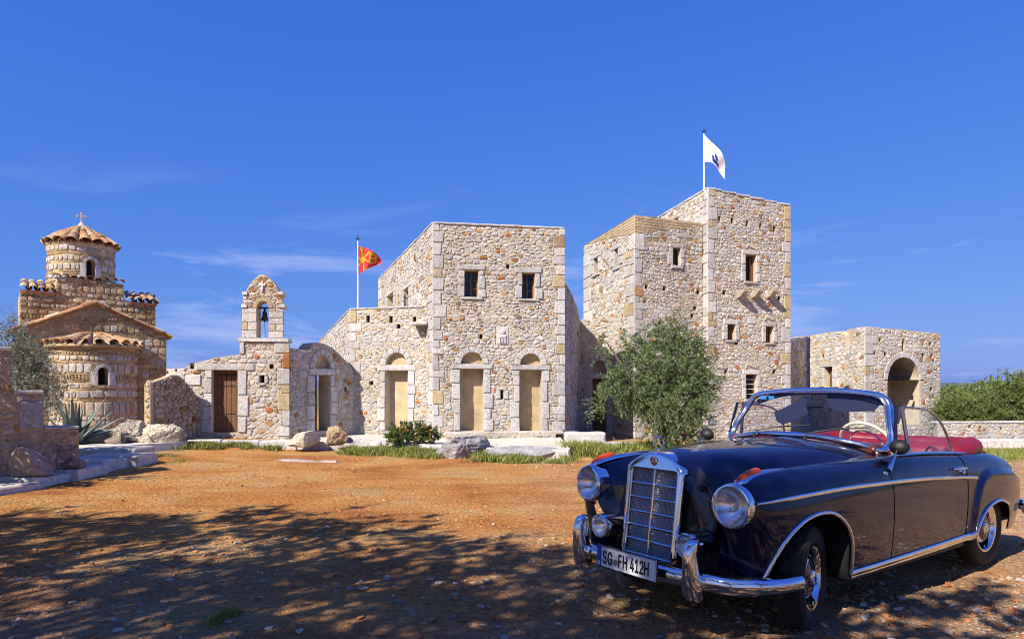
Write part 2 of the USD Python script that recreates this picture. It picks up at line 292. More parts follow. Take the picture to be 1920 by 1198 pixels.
def stone_mesh(poly, p, rng, flat=0.0, soft=0.22):
    """A stone that stands p proud of the wall plane: rounded edge, uneven face. Local (s, z, outward)."""
    c = np.array(poly.exterior.coords)[:-1]
    if poly.exterior.is_ccw is False: c = c[::-1]
    n = len(c); cen = np.array(poly.representative_point().coords[0]) if not poly.centroid.within(poly) else np.array(poly.centroid.coords[0])
    d = c - cen; L = np.linalg.norm(d, axis=1, keepdims=True)
    e = np.minimum(soft * L, 0.05)
    r1 = c - d / L * e * 0.25; r2 = c - d / L * e
    jit = (1 - flat)
    z0 = np.full(n, -0.02); z1 = p * (0.55 + 0.2 * rng.random(n) * jit); z2 = p * (1 + jit * rng.uniform(-0.22, 0.22, n))
    v = np.vstack([np.column_stack([c, z0]), np.column_stack([r1, z1]), np.column_stack([r2, z2]), [[*cen, p * (1.05 + jit * rng.uniform(-0.05, 0.3))]]])
    f = []
    for k in range(2):
        for i in range(n):
            a, b = k * n + i, k * n + (i + 1) % n
            f += [(a, b, b + n), (a, b + n, a + n)]
    for i in range(n): f.append((2 * n + i, 2 * n + (i + 1) % n, 3 * n))
    return tm(v, f)
class Wall:
    """A wall slab between two plan points (left and right as seen from outside), outline in pixels of the photograph or in (s, z)."""
    def __init__(self, p0, p1):
        self.p0, self.p1 = np.array(p0, float), np.array(p1, float)
        self.e = (self.p1 - self.p0); self.len = np.linalg.norm(self.e); self.e /= self.len
        self.n = np.array([self.e[1], -self.e[0]])
        self.cut, self.blind, self.cut_stones, self.stones = [], [], [], []
    def px(self, u, v):
        d = np.array([(u - 960) / FPX, 1.0]); Y = (self.p0 @ self.n) / (d @ self.n); q = d * Y - self.p0
        return np.array([q @ self.e, EYE + (HOR - v) / FPX * Y])
    def poly(self, pts): return Polygon([self.px(*q) for q in pts]).buffer(0)
    def rect(self, u0, v0, u1, v1):
        (a, t), (b, bo) = self.px(u0, v0), self.px(u1, v1); t2 = self.px(u1, v0)[1]; b2 = self.px(u0, v1)[1]
        return sbox(a, (bo + b2) / 2, b, (t + t2) / 2)
    def tf(self, m):
        v = m.vertices; o = np.empty_like(v)
        o[:, :2] = self.p0 + v[:, :1] * self.e + v[:, 2:3] * self.n; o[:, 2] = v[:, 1]
        return tm(o, m.faces)
    def add(self, poly, name='quoin_stone', tone=None, p=0.035, flat=0.6, rng=None):
        self.cut_stones.append((poly, name, tone, p, flat))
    def hole(self, poly, blind=None, depth=0.3): self.cut.append(poly); self.blind.append((poly, blind, depth)) if blind else None
    def quoins(self, side, z0, z1, rng, h=(0.2, 0.42), w=(0.2, 0.45), top=None, warm=0.1, s=None, p=0.026):
        z = z0; k = 0; h = (h[0] * 0.8, h[1]); w = (w[0] * 0.75, w[1] * 0.95)
        while z < z1 - 0.05:
            hh = min(rng.uniform(*h), z1 - z); 
            if z1 - z - hh < 0.12: hh = z1 - z
            ww = rng.uniform(w[0], (w[0] + w[1]) / 2) if k % 2 else rng.uniform((w[0] + w[1]) / 2, w[1])
            g = 0.006
            if s is not None: a, b = (s, s + ww) if side == 'L' else (s - ww, s)
            else: a, b = (-p * 0.9, ww) if side == 'L' else (self.len - ww, self.len + p * 0.9)
            q = sbox(a, z + g, b, z + hh - g)
            q = Polygon([(x_ + (rng.normal(0, 0.014) if 0.02 < x_ < self.len - 0.02 else 0), z_ + rng.normal(0, 0.007)) for x_, z_ in list(q.exterior.coords)[:-1]]).buffer(-0.02).buffer(0.02, quad_segs=2)
            t = (WHITE * rng.uniform(0.80, 1.08) if rng.random() < 0.75 else pick_tone(rng)) if rng.random() > warm else np.array((0.46, 0.37, 0.22)) * rng.uniform(0.9, 1.1)
            self.add(q, 'quoin_stone', t, p, 0.6); z += hh; k += 1
    def frame(self, r, rng, jw=0.16, lint=0.16, sill=0.1, jh=(0.22, 0.4), ext=0.14, p=0.04, sills=True):
        """Jamb blocks, lintel and sill round a rectangular opening."""
        x0, z0, x1, z1 = r.bounds; g = 0.005
        rd = lambda q: Polygon([(x_ + rng.normal(0, 0.006), z_ + rng.normal(0, 0.005)) for x_, z_ in list(q.exterior.coords)[:-1]]).buffer(-0.012).buffer(0.012, quad_segs=2).difference(r)
        wt = lambda: WHITE * rng.uniform(0.84, 1.12)
        self.add(rd(sbox(x0 - ext - jw * 0.3, z1 + g, x1 + ext + jw * 0.3, z1 + lint)), 'lintel', wt(), p)
        if sills: self.add(rd(sbox(x0 - ext * 0.8, z0 - sill, x1 + ext * 0.8, z0 - g)), 'sill', wt(), p + 0.015)
        for sx in (0, 1):
            z = z0
            while z < z1 - 0.03:
                hh = min(rng.uniform(*jh), z1 - z)
                if z1 - z - hh < 0.12: hh = z1 - z
                w = jw * rng.uniform(0.75, 1.55)
                a, b = (x0 - w, x0 - 0.002) if sx == 0 else (x1 + 0.002, x1 + w)
                self.add(rd(sbox(a, z + g, b, z + hh - g)), 'jamb_stone', wt(), p); z += hh
    def arch(self, s0, s1, z, ring, rng, rise=None, blind='plaster', depth=0.12, n=7, p=0.04):
        """A half-round lunette above a lintel with a ring of voussoirs."""
        c = (s0 + s1) / 2; r = (s1 - s0) / 2; rise = rise or r
        ang = np.linspace(0, np.pi, 21)
        lun = Polygon([(c + r * math.cos(a), z + rise * math.sin(a)) for a in ang])
        self.hole(lun, blind, depth)
        for k in range(n):
            a0, a1 = np.pi * (k + 0.02) / n, np.pi * (k + 0.98) / n
            aa = np.linspace(a0, a1, 5)
            q = Polygon([(c + (r + 0.003) * math.cos(a), z + (rise + 0.003) * math.sin(a)) for a in aa] + [(c + (r + ring) * math.cos(a), z + (rise + ring) * math.sin(a)) for a in aa[::-1]])
            self.add(q, 'arch_stone', WHITE * rng.uniform(0.92, 1.1), p)
    def build(self, holder, outline, size, seed, thick=0.4, mortar='mortar', aspect=1.5, warm=0.0, proud=(0.006, 0.026), back=True, body_name='wall_core', rub=None, gap=0.010, mitre=0.4):
        """Cuts the core, sets the stones and puts them into holder: a Stones collector."""
        rng = np.random.default_rng(seed)
        out = outline.buffer(0)
        holes = unary_union(self.cut) if self.cut else Polygon()
        core = out.difference(holes)
        m = extrude(core, thick); v = m.vertices - [0, 0, thick]; bk = v[:, 2] < -thick * 0.5
        sx = v[:, 0].copy(); lo_, hi_ = sx.min(), sx.max(); v[:, 0] = np.where(bk & (sx < lo_ + 0.02), sx + thick * mitre, np.where(bk & (sx > hi_ - 0.02), sx - thick * mitre, sx)); m.vertices = v
        holder.core.append((self.tf(m), mortar, body_name))
        for poly, how, depth in self.blind:
            b = extrude(poly.buffer(0.03), 0.04); b.vertices = b.vertices - [0, 0, depth + 0.04]
            holder.extra.append((self.tf(b), how))
        ash = unary_union([q[0] for q in self.cut_stones]) if self.cut_stones else Polygon()
        reg = (rub if rub is not None else out).difference(unary_union([holes.buffer(0.01), ash.buffer(0.008)])).buffer(-0.004)
        mid = np.append(self.p0 + self.e * self.len / 2, 2.0)
        for g in getattr(reg, 'geoms', [reg]):
            if g.area < 0.004: continue
            for q in rubble(g, size, rng, aspect, gap):
                st = self.tf(stone_mesh(q, rng.uniform(*proud), rng))
                holder.rubble.append((st, pick_tone(rng, warm) * np.array(holder.tint), q.area * abs(self.view(st))))
        for poly, name, tone, p, flat in self.cut_stones:
            holder.ashlar.append((self.tf(stone_mesh(poly, p * rng.uniform(0.85, 1.15), rng, flat, 0.1)), (tone if tone is not None else WHITE) * np.array(holder.tint) ** 0.5, name))
    def view(self, st):
        c = st.vertices.mean(0); d = np.array([c[0], c[1]]); r = np.linalg.norm(d)
        return (d / r) @ self.n / r ** 2
class Stones:
    def __init__(self, name, label, category, loc, group=None):
        self.x = thing(name, label, category, loc, group=group); self.o = np.array([*loc], float)
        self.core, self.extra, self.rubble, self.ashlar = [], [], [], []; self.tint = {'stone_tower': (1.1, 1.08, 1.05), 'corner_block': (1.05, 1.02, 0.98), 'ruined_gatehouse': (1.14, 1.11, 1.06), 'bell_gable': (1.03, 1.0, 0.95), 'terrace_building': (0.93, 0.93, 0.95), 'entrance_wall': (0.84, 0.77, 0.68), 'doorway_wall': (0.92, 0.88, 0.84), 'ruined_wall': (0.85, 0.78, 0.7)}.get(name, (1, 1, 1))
    def sh(self, m): return tm(m.vertices - self.o, m.faces)
    def finish(self, stone='stone', most=300):
        by = {}
        for m, mt, nm in self.core: by.setdefault((nm, mt), []).append(m)
        for (nm, mt), ms in by.items():
            for m in ms: obj(nm, self.sh(m), mt, self.x, smooth=False)
        for m, how in self.extra:
            obj({'plaster': 'blocked_opening', 'dark_inside': 'dark_opening'}.get(how, 'panel'), self.sh(m), how, self.x, smooth=False)
        room = most
        self.rubble.sort(key=lambda q: -q[2])
        for m, t, nm in self.ashlar:
            obj(nm, self.sh(m), stone, self.x, smooth=False, tone=t)
        for m, t, _ in self.rubble[:room]: obj('rubble_stone', self.sh(m), stone, self.x, smooth=False, tone=t)
        rest = self.rubble[room:]
        if rest:
            tones = np.vstack([np.tile(t, (len(m.vertices), 1)) for m, t, _ in rest])
            obj('small_rubble', self.sh(cat([m for m, _, _ in rest])), stone, self.x, smooth=False, kind='stuff', tone=tones)
        return self.x
def plain_slab(holder, pts, z0, z1, mortar='mortar'):
    m = extrude(Polygon(pts), z1 - z0); m.apply_translation([0, 0, z0]); holder.core.append((m, mortar, 'wall_core'))
def back_of(*corners):   # a plain closed core behind the faces
    return corners
def coping(holder, a, b, z, rng, w=0.34, h=0.07, step=0.55, out=0.03):
    """A line of flat capping stones from a to b on top of a wall; holder gets them as parts."""
    a, b = np.array(a, float), np.array(b, float); za, zb = (z if np.ndim(z) else (z, z))
    L = np.linalg.norm(b - a); e = (b - a) / L; n = np.array([e[1], -e[0]]); k = max(1, round(L / step)); cuts = np.linspace(0, L, k + 1)
    for i in range(k):
        l = cuts[i + 1] - cuts[i] - 0.008; q = bevel_box(l, w * rng.uniform(0.94, 1.06), h * rng.uniform(0.85, 1.15), 0.012)
        t = (cuts[i] + cuts[i + 1]) / 2; c = a + e * t + n * (out - w / 2)
        q = moved(q, rz=math.atan2(e[1], e[0])); zz = za + (zb - za) * t / L + h / 2
        holder.ashlar.append((moved(q, (c[0], c[1], zz)), WHITE * rng.uniform(0.95, 1.12), 'coping_stone'))
def slots(W, rng, spots, w=9, h=11):
    for u, v in spots:
        r = W.rect(u - w / 2, v - h / 2, u + w / 2, v + h / 2); W.hole(r, 'dark_inside', 0.09)
def window_fill(holder, W, r, depth=0.2, bars=2, rows=3, wood='window_wood'):
    """A wooden casement with mullions and panes set back in an opening."""
    x0, z0, x1, z1 = r.bounds; t = 0.035
    def slab(a, b, c, d, th=0.05, dd=depth):
        m = extrude(sbox(a, c, b, d), th); m.vertices = m.vertices - [0, 0, dd + th]; return holder.sh(W.tf(m))
    fr = obj('window', cat([slab(x0, x0 + t, z0, z1), slab(x1 - t, x1, z0, z1), slab(x0 + t, x1 - t, z0, z0 + t), slab(x0 + t, x1 - t, z1 - t, z1)]), wood, holder.x, smooth=False)
    xm = (x0 + x1) / 2
    obj('mullion', slab(xm - 0.02, xm + 0.02, z0 + t, z1 - t, 0.045, depth - 0.004), wood, fr, smooth=False)
    for k in range(1, rows):
        zz = z0 + (z1 - z0) * k / rows
        for a, b in ((x0 + t, xm - 0.02), (xm + 0.02, x1 - t)): obj('glazing_bar', slab(a, b, zz - 0.009, zz + 0.009, 0.03), wood, fr, smooth=False)
    obj('pane', slab(x0 + t, x1 - t, z0 + t, z1 - t, 0.006, depth + 0.025), 'window_glass', fr, smooth=False)
    obj('room_behind', slab(x0 - 0.02, x1 + 0.02, z0 - 0.02, z1 + 0.02, 0.02, depth + 0.16), 'dark_inside', fr, smooth=False)
# ------------------------------------------------------------------ central house (two blocked arched doors, two windows)
def box_outline(W, z0, z1l, z1r=None): return Polygon([(0, z0), (W.len, z0), (W.len, z1r if z1r is not None else z1l), (0, z1l)])
rng = np.random.default_rng(11)
H = Stones('stone_house', 'tall stone house with two small upper windows over two walled-up arched doorways', 'house', (-2.065, 18.0, 0))
A, B, D = np.array((-2.065, 18.0)), np.array((1.413, 18.6)), np.array((-5.29, 27.3))
top = 5.83
W = Wall(A, B)
W.quoins('L', 0.0, top, rng, (0.2, 0.46), (0.16, 0.36)); W.quoins('R', -0.1, top, rng, (0.2, 0.40), (0.16, 0.36))
for (u0, v0, u1, v1) in ((871, 507, 897, 557), (979, 512, 1003, 560)):
    r = W.rect(u0, v0, u1, v1); W.hole(r); W.frame(r, rng, 0.13, 0.15, 0.06, (0.2, 0.36), 0.16)
    window_fill(H, W, r, 0.2)
for (u0, v0, u1, v1, lt) in ((863, 692, 907, 808, 654), (974, 694, 1016, 810, 655)):
    r = W.rect(u0, v0, u1, v1); W.hole(r, 'plaster', 0.3)
    x0, z0, x1, z1 = r.bounds; lz = z1 + 0.14
    W.frame(r, rng, 0.18, 0.135, 0.05, (0.26, 0.55), 0.2)
    W.arch(x0 + 0.02, x1 - 0.02, lz + 0.003, 0.15, rng, rise=0.30)
r = W.rect(938, 731, 944, 748); W.hole(r, 'dark_inside', 0.3); W.frame(r, rng, 0.12, 0.09, 0.05, (0.2, 0.3), 0.05, sills=False)
slots(W, rng, [(952, 500), (902, 631)], 6, 9)
rp = W.rect(931, 612, 954, 646)
W.add(rp.buffer(-0.02).buffer(0.02), 'relief_plaque', WHITE * 1.12, 0.02, 1.0)
W.build(H, box_outline(W, -0.4, top), 0.118, 21, aspect=1.6)
# carved relief: a plain standing figure and a fluted base
c = np.array(rp.centroid.coords[0]); rl = []
rl.append(moved(lathe([(0.0, 0.035), (0.05, 0.03), (0.075, 0.012), (0.08, 0)], 20), (c[0], c[1] + 0.10, 0.02)))
rl.append(moved(bevel_box(0.19, 0.10, 0.05, 0.02), (c[0], c[1] - 0.03, 0.03)))
for k in range(5): rl.append(moved(bevel_box(0.025, 0.13, 0.04, 0.008), (c[0] - 0.08 + 0.04 * k, c[1] - 0.145, 0.03)))
H.ashlar.append((W.tf(cat(rl)), WHITE * 1.1, 'carved_relief'))
S = Wall(D, A)
S.quoins('R', 0.0, top, rng, (0.2, 0.46), (0.3, 0.7)); S.quoins('L', 0.0, top, rng, (0.3, 0.5), (0.5, 1.0))
for (u0, v0, u1, v1) in ((727, 552, 739, 580), (758, 541, 768, 579)):
    r = S.rect(u0, v0, u1, v1); S.hole(r); S.frame(r, rng, 0.25, 0.12, 0.05, (0.2, 0.4), 0.2); window_fill(H, S, r, 0.22)
slots(S, rng, [(747, 557), (748, 570), (776, 548), (782, 494)], 3, 8)
S.build(H, box_outline(S, -0.1, top), 0.16, 22, aspect=1.9)
plain_slab(H, [A + (0.35, 0.35), B + (-0.02, 0.4), (-1.6, 27.6), D + (0.3, 0.05)], -0.2, top - 0.02)
coping(H, A + (0.02, -0.02), B, top, rng, 0.3, 0.05); coping(H, D, A, top, rng, 0.3, 0.05)
H.finish()

# ------------------------------------------------------------------ low block with a terrace, left of the house
T = Stones('terrace_building', 'low flat-topped stone building with a walled-up arched doorway, joining the tall house', 'building', (-4.58, 19.5, 0))
A2, B2, D2 = np.array((-4.58, 19.5)), np.array((-2.34, 18.82)), np.array((-9.1, 32.6)); top = 3.75
W = Wall(A2, B2)
W.quoins('L', 0.1, top, rng, (0.2, 0.4), (0.16, 0.4))
r = W.rect(723, 695, 765, 808); W.hole(r, 'plaster', 0.3); x0, z0, x1, z1 = r.bounds
W.frame(r, rng, 0.17, 0.16, 0.05, (0.25, 0.5), 0.2); W.arch(x0 + 0.02, x1 - 0.02, z1 + 0.165, 0.16, rng, rise=0.33)
slots(W, rng, [(690, 598), (733, 599), (777, 600)], 7, 13); slots(W, rng, [(747, 612), (696, 718)], 8, 8)
W.build(T, box_outline(W, -0.1, top), 0.125, 31, aspect=1.6)
S = Wall(D2, A2); S.quoins('R', 0.0, top, rng, (0.2, 0.4), (0.3, 0.7))
S.build(T, box_outline(S, 0, top), 0.18, 32, aspect=2.0)
plain_slab(T, [A2 + (0.3, 0.2), B2 + (-0.05, 0.35), (-5.2, 32), D2 + (0.4, 0)], -0.1, top - 0.03)
coping(T, A2, B2 + (-0.08, 0.02), top, rng, 0.3, 0.045); coping(T, D2, A2, top, rng, 0.3, 0.045)
# a slab that sticks out beside the house corner
q = bevel_box(0.5, 0.45, 0.07, 0.012); T.ashlar.append((moved(q, (*(Wall(A2, B2).p1 + (-0.12, -0.12)), 3.28), rz=-0.3), WHITE * 1.1, 'ledge_slab'))
T.finish()

# ------------------------------------------------------------------ bell gable wall with a plank door
G = Stones('bell_gable', 'stone wall with plank door carrying a pointed bell gable', 'bell gable', (-5.73, 17.6, 0.25))
A3, B3 = np.array((-8.27, 17.21)), np.array((-5.71, 17.6))
W = Wall(A3, B3)
prof = [(336, 832), (541, 832), (541, 640), (452, 640), (452, 664), (430, 667), (408, 670), (388, 675), (368, 680), (352, 686), (340, 694)]
out = W.poly(prof)
W.quoins('R', 0.3, W.px(540, 640)[1], rng, (0.24, 0.5), (0.16, 0.38))
r = W.rect(398, 694, 446, 811); W.hole(r, 'dark_inside', 0.45); W.frame(r, rng, 0.2, 0.17, 0.04, (0.3, 0.6), 0.35, sills=False)
r2 = W.rect(487, 704, 496, 718); W.hole(r2, 'dark_inside', 0.35); W.frame(r2, rng, 0.08, 0.06, 0.05, (0.2, 0.3), 0.03)
q = W.rect(348, 703, 377, 722); W.add(q, 'inscription_slab', WHITE * 1.15, 0.03, 1.0)
slots(W, rng, [(360, 687), (509, 687)], 8, 9)
q = W.rect(450, 641, 458, 664); W.add(q, 'quoin_stone', WHITE, 0.04)
W.build(G, out, 0.13, 41, thick=0.5, aspect=1.5)
# plank door
x0, z0, x1, z1 = r.bounds
def wslab(W, a, b, c, d, th, dd): m = extrude(sbox(a, c, b, d), th); m.vertices = m.vertices - [0, 0, dd + th]; return W.tf(m)
dr = obj('door', G.sh(cat([wslab(W, x0, x0 + 0.07, z0, z1, 0.1, 0.14), wslab(W, x1 - 0.07, x1, z0, z1, 0.1, 0.14), wslab(W, x0 + 0.07, x1 - 0.07, z1 - 0.09, z1, 0.1, 0.14)])), 'old_wood', G.x, smooth=False)
for k in range(4):
    a = x0 + 0.075 + (x1 - x0 - 0.15) * k / 4; b = x0 + 0.075 + (x1 - x0 - 0.15) * (k + 1) / 4 - 0.012
    obj('plank', G.sh(wslab(W, a, b, z0 + 0.01, z1 - 0.12, 0.035, 0.17 + 0.004 * (k % 2))), 'old_wood', dr, smooth=False)
for zz in (0.3, 0.75):
    sm = cat([W.tf(moved(lathe([(0.0, 0.012), (0.012, 0.008), (0.016, 0)], 8), (x0 + 0.12 + (x1 - x0 - 0.24) * k / 7, z0 + (z1 - z0) * zz, -0.165))) for k in range(8)])
    obj('stud_row', G.sh(sm), 'dark_metal', dr, smooth=False)
# gable above: two piers, arch, pointed head
L = W.px(450, 640); zl = L[1]
W2 = Wall(A3, B3); ledge = sbox(W.px(447, 640)[0], zl, W.px(541, 640)[0], zl + 0.085)
m = extrude(ledge, 0.62); m.vertices = m.vertices - [0, 0, 0.56]; G.ashlar.append((W.tf(m), WHITE * 1.15, 'ledge_slab'))
go = W2.poly([(454, 636), (532, 636), (532, 574), (527, 550)] + [(524, 548), (519, 538), (512, 528), (504, 520), (497, 516), (492, 514.5), (486, 516), (479, 521), (471, 530), (464, 540), (461, 548)] + [(457, 550), (454, 574)])
go = go.intersection(sbox(-1, zl + 0.087, 9, 9))
a, b = W2.px(482, 600)[0], W2.px(504, 600)[0]; zc = W2.px(493, 577)[1]; rr = (b - a) / 2
arch_open = unary_union([sbox(a, zl, b, zc), Polygon([((a + b) / 2 + rr * math.cos(t), zc + rr * 1.15 * math.sin(t)) for t in np.linspace(0, np.pi, 17)])])
W2.hole(arch_open)
for sx in (0, 1):
    z = zl + 0.09; s0, s1 = (W2.px(454, 600)[0], a) if sx == 0 else (b, W2.px(532, 600)[0])
    zt = W2.px(493, 578)[1]; k = 0
    while z < zt - 0.05:
        hh = min(rng.uniform(0.13, 0.26), zt - z)
        if k % 3 == 1:
            m_ = s0 + (s1 - s0) * rng.uniform(0.35, 0.6); W2.add(sbox(s0, z + 0.004, m_ - 0.004, z + hh - 0.004), 'pier_stone', np.array((0.47, 0.37, 0.25)), 0.025); W2.add(sbox(m_ + 0.004, z + 0.004, s1, z + hh - 0.004), 'pier_stone', WHITE, 0.03)
        else: W2.add(sbox(s0, z + 0.004, s1, z + hh - 0.004), 'pier_stone', WHITE * rng.uniform(0.85, 1.1), 0.03)
        z += hh; k += 1
c = (a + b) / 2
for k in range(9):
    a0, a1 = np.pi * (k + 0.02) / 9, np.pi * (k + 0.98) / 9; aa = np.linspace(a0, a1, 4)
    W2.add(Polygon([(c + (rr + 0.003) * math.cos(t), zc + (rr + 0.003) * 1.15 * math.sin(t)) for t in aa] + [(c + (rr + 0.1) * math.cos(t), zc + (rr * 1.15 + 0.1) * math.sin(t)) for t in aa[::-1]]), 'arch_stone', np.array((0.46, 0.36, 0.22)) * rng.uniform(0.9, 1.1), 0.02)
W2.build(G, go, 0.085, 43, thick=0.46, aspect=2.6, warm=0.45, proud=(0.012, 0.025), gap=0.006)
for (u0, u1, v0, v1) in ((453, 463, 571, 577), (523, 534, 571, 577), (455, 464, 547, 553), (520, 531, 547, 553)):
    q = W2.rect(u0, v0, u1, v1); m = extrude(q, 0.56); m.vertices = m.vertices - [0, 0, 0.5]; G.ashlar.append((W2.tf(m), WHITE * 1.12, 'impost_stone'))
cx, cz = W2.px(492, 537)
cr = cat([moved(bevel_box(0.05, 0.25, 0.04, 0.008), (cx, cz, 0.035)), moved(bevel_box(0.15, 0.05, 0.042, 0.008), (cx, cz + 0.035, 0.035))])
G.ashlar.append((W2.tf(cr), np.array((0.72, 0.70, 0.66)), 'stone_cross'))
bm = extrude(sbox(a - 0.02, zc - 0.0, b + 0.02, zc + 0.04), 0.05); bm.vertices = bm.vertices - [0, 0, 0.25]
obj('beam', G.sh(W2.tf(bm)), 'dark_metal', G.x, smooth=False)
G.finish()
bc = W2.p0 + W2.e * c - W2.n * 0.225
bt = thing('bell', 'dark bronze bell hanging in the arch of the bell gable', 'bell', (bc[0], bc[1], zc - 0.02))
bell = lathe([(0.0, -0.04), (0.035, -0.045), (0.05, -0.065), (0.055, -0.10), (0.06, -0.16), (0.072, -0.21), (0.098, -0.26), (0.112, -0.285), (0.108, -0.29), (0.09, -0.27), (0.0, -0.2)], 28)
obj('bell_body', bell, 'bell_bronze', bt); obj('yoke', cat([moved(bevel_box(0.05, 0.05, 0.07, 0.01), (0, 0, 0.0)), tube([(0, 0, -0.02), (0, 0, -0.06)], 0.02, 8)]), 'dark_metal', bt)
obj('clapper', cat([tube([(0, 0, -0.1), (0, 0, -0.3)], 0.007, 6), moved(trimesh.creation.icosphere(2, 0.022), (0, 0, -0.305))]), 'dark_metal', bt)
obj('rope', tube([(0, 0, -0.3), (0.005, 0, -0.5), (0.015, 0, -0.7), (0.03, 0, -0.88)], 0.007, 5), 'rope', bt)

# wall between chapel and gable, in the chapel's shade
N = Stones('ruined_wall', 'low rounded rubble wall between the chapel and the plank door', 'wall', (-7.9, 16.5, 0.2))
W = Wall((-8.24, 15.9), (-7.88, 17.30))
pr = [(288, 850), (388, 838), (386, 800), (383, 772), (372, 745), (360, 730), (350, 718), (342, 709), (333, 703), (322, 703), (312, 708), (300, 712), (288, 716)]
W.build(N, W.poly(pr).buffer(0.001), 0.15, 45, aspect=1.4, warm=0.7, proud=(0.02, 0.05), thick=0.16, mitre=0.0, mortar='mortar_brown')
W2n = Wall(W.p0 - W.n * 0.16 - W.e * 0.16, W.p0 - W.e * 0.16); W2n.build(N, Polygon([(0, 0), (0.16, 0), (0.16, 1.66), (0.08, 1.72), (0, 1.6)]), 0.15, 44, aspect=1.2, warm=0.8, proud=(0.01, 0.03), thick=0.15, mitre=0.0, mortar='mortar_brown'); N.finish()
# distant wall seen over it
F_ = Stones('distant_wall', 'sunlit white stone wall seen in the gap beside the chapel', 'wall', (-15, 32, 0))
W = Wall((-18, 33), (-14, 31)); slots(W, rng, [(314, 698), (330, 694)], 4, 5)
W.build(F_, W.poly([(300, 740), (352, 740), (352, 690), (330, 691), (300, 692)]), 0.3, 46); F_.finish(most=60)

# ------------------------------------------------------------------ ruined wall with an arched doorway, right of the bell gable
R = Stones('doorway_wall', 'shaded ruined wall with a jagged top and an arched doorway beside the bell gable', 'wall', (-5.0, 18.6, 0.2))
A4, B4 = np.array((-5.69, 17.66)), np.array((-4.42, 19.5))
W = Wall(A4, B4)
pr = [(541, 835), (668, 832), (668, 712), (664, 703), (660, 692), (655, 684), (648, 676), (640, 668), (632, 660), (624, 652), (615, 648), (606, 644), (596, 642), (588, 643), (582, 649), (579, 656), (566, 655), (552, 654), (541, 652)]
r = W.rect(590, 703, 618, 808); W.hole(r); x0, z0, x1, z1 = r.bounds
W.frame(r, rng, 0.18, 0.17, 0.04, (0.25, 0.5), 0.14, sills=False)
W.arch(x0 + 0.0, x1 - 0.0, z1 + 0.175, 0.16, rng, rise=0.36, depth=0.1)
slots(W, rng, [(543, 692), (648, 730)], 5, 9)
q = W.rect(560, 695, 574, 709); W.add(q, 'jamb_stone', WHITE, 0.03)
W.build(R, W.poly(pr), 0.135, 47, thick=0.45, aspect=1.4)
m = extrude(r.buffer(0.05), 0.04); m.vertices = m.vertices - [0, 0, 0.8]; R.extra.append((W.tf(m), 'dark_inside'))
obj('door', R.sh(cat([wslab(W, x0 + 0.02, x0 + 0.42, z0, z1, 0.05, 0.42)])), 'old_wood', R.x, smooth=False)
R.finish()

# ------------------------------------------------------------------ shaded wall and court wall between the house and the corner block
E_ = Stones('gap_wall', 'shaded jagged wall running back from the right corner of the tall house', 'wall', (1.6, 20, 0))
W = Wall((1.44, 18.85), (2.25, 23.0))
slots(W, rng, [(1083, 627), (1083, 741)], 4, 9)
W.build(E_, W.poly([(1056, 840), (1088, 820), (1088, 606), (1084, 588), (1082, 575), (1078, 568), (1074, 556), (1070, 548), (1066, 540), (1060, 532), (1056, 530)]).intersection(sbox(0, -1, 9, 9)), 0.16, 48, aspect=1.6, thick=0.08, mitre=0.0)
E_.finish()
C_ = Stones('court_wall', 'narrow lit wall with an arched doorway left of the olive tree', 'wall', (2.7, 23, 0))
W = Wall((2.1, 23.02), (3.55, 23.02))
r = W.rect(1111, 710, 1137, 818); W.hole(r, 'dark_inside', 0.6); x0, z0, x1, z1 = r.bounds; W.frame(r, rng, 0.2, 0.18, 0.03, (0.3, 0.5), 0.16, sills=False)
W.arch(x0, x1, z1 + 0.185, 0.17, rng, rise=0.42, n=6)
W.build(C_, W.poly([(1085, 826), (1152, 826), (1152, 598), (1140, 590), (1128, 596), (1114, 608), (1104, 600), (1094, 597), (1085, 606)]), 0.15, 49, aspect=1.5)
obj('door', C_.sh(wslab(W, x0 + 0.02, x1 - 0.02, z0, z1, 0.05, 0.3)), 'old_wood', C_.x, smooth=False)
C_.finish()

# ------------------------------------------------------------------ corner block beside the tower
K = Stones('corner_block', 'stone block with a tan brick parapet, in front of and left of the tall tower', 'building', (3.78, 21.2, 0))
A5, B5, D5 = np.array((3.78, 21.2)), np.array((6.17, 22.28)), np.array((2.70, 25.8)); ztop = 6.87
W = Wall(A5, B5); W.quoins('L', 0.0, 6.3, rng, (0.22, 0.5), (0.18, 0.4))
st = W.poly([(1180, 850), (1330, 850), (1330, 420), (1316, 424), (1305, 428), (1290, 426), (1275, 431), (1262, 428), (1250, 434), (1235, 431), (1222, 437), (1205, 436), (1190, 441), (1180, 441)]).intersection(sbox(0, -0.5, W.len, 9))
r = W.rect(1261, 465, 1275, 498); W.hole(r, 'dark_inside', 0.15); W.frame(r, rng, 0.13, 0.13, 0.09, (0.25, 0.5), 0.12)
slots(W, rng, [(1212, 538), (1246, 541), (1209, 566), (1237, 607), (1298, 592), (1303, 578), (1309, 548)], 6, 8)
W.build(K, st, 0.145, 51, aspect=1.45)
plast = Polygon([(0, 5), (W.len, 5), (W.len, ztop), (0, ztop)]).difference(st.buffer(0.012))
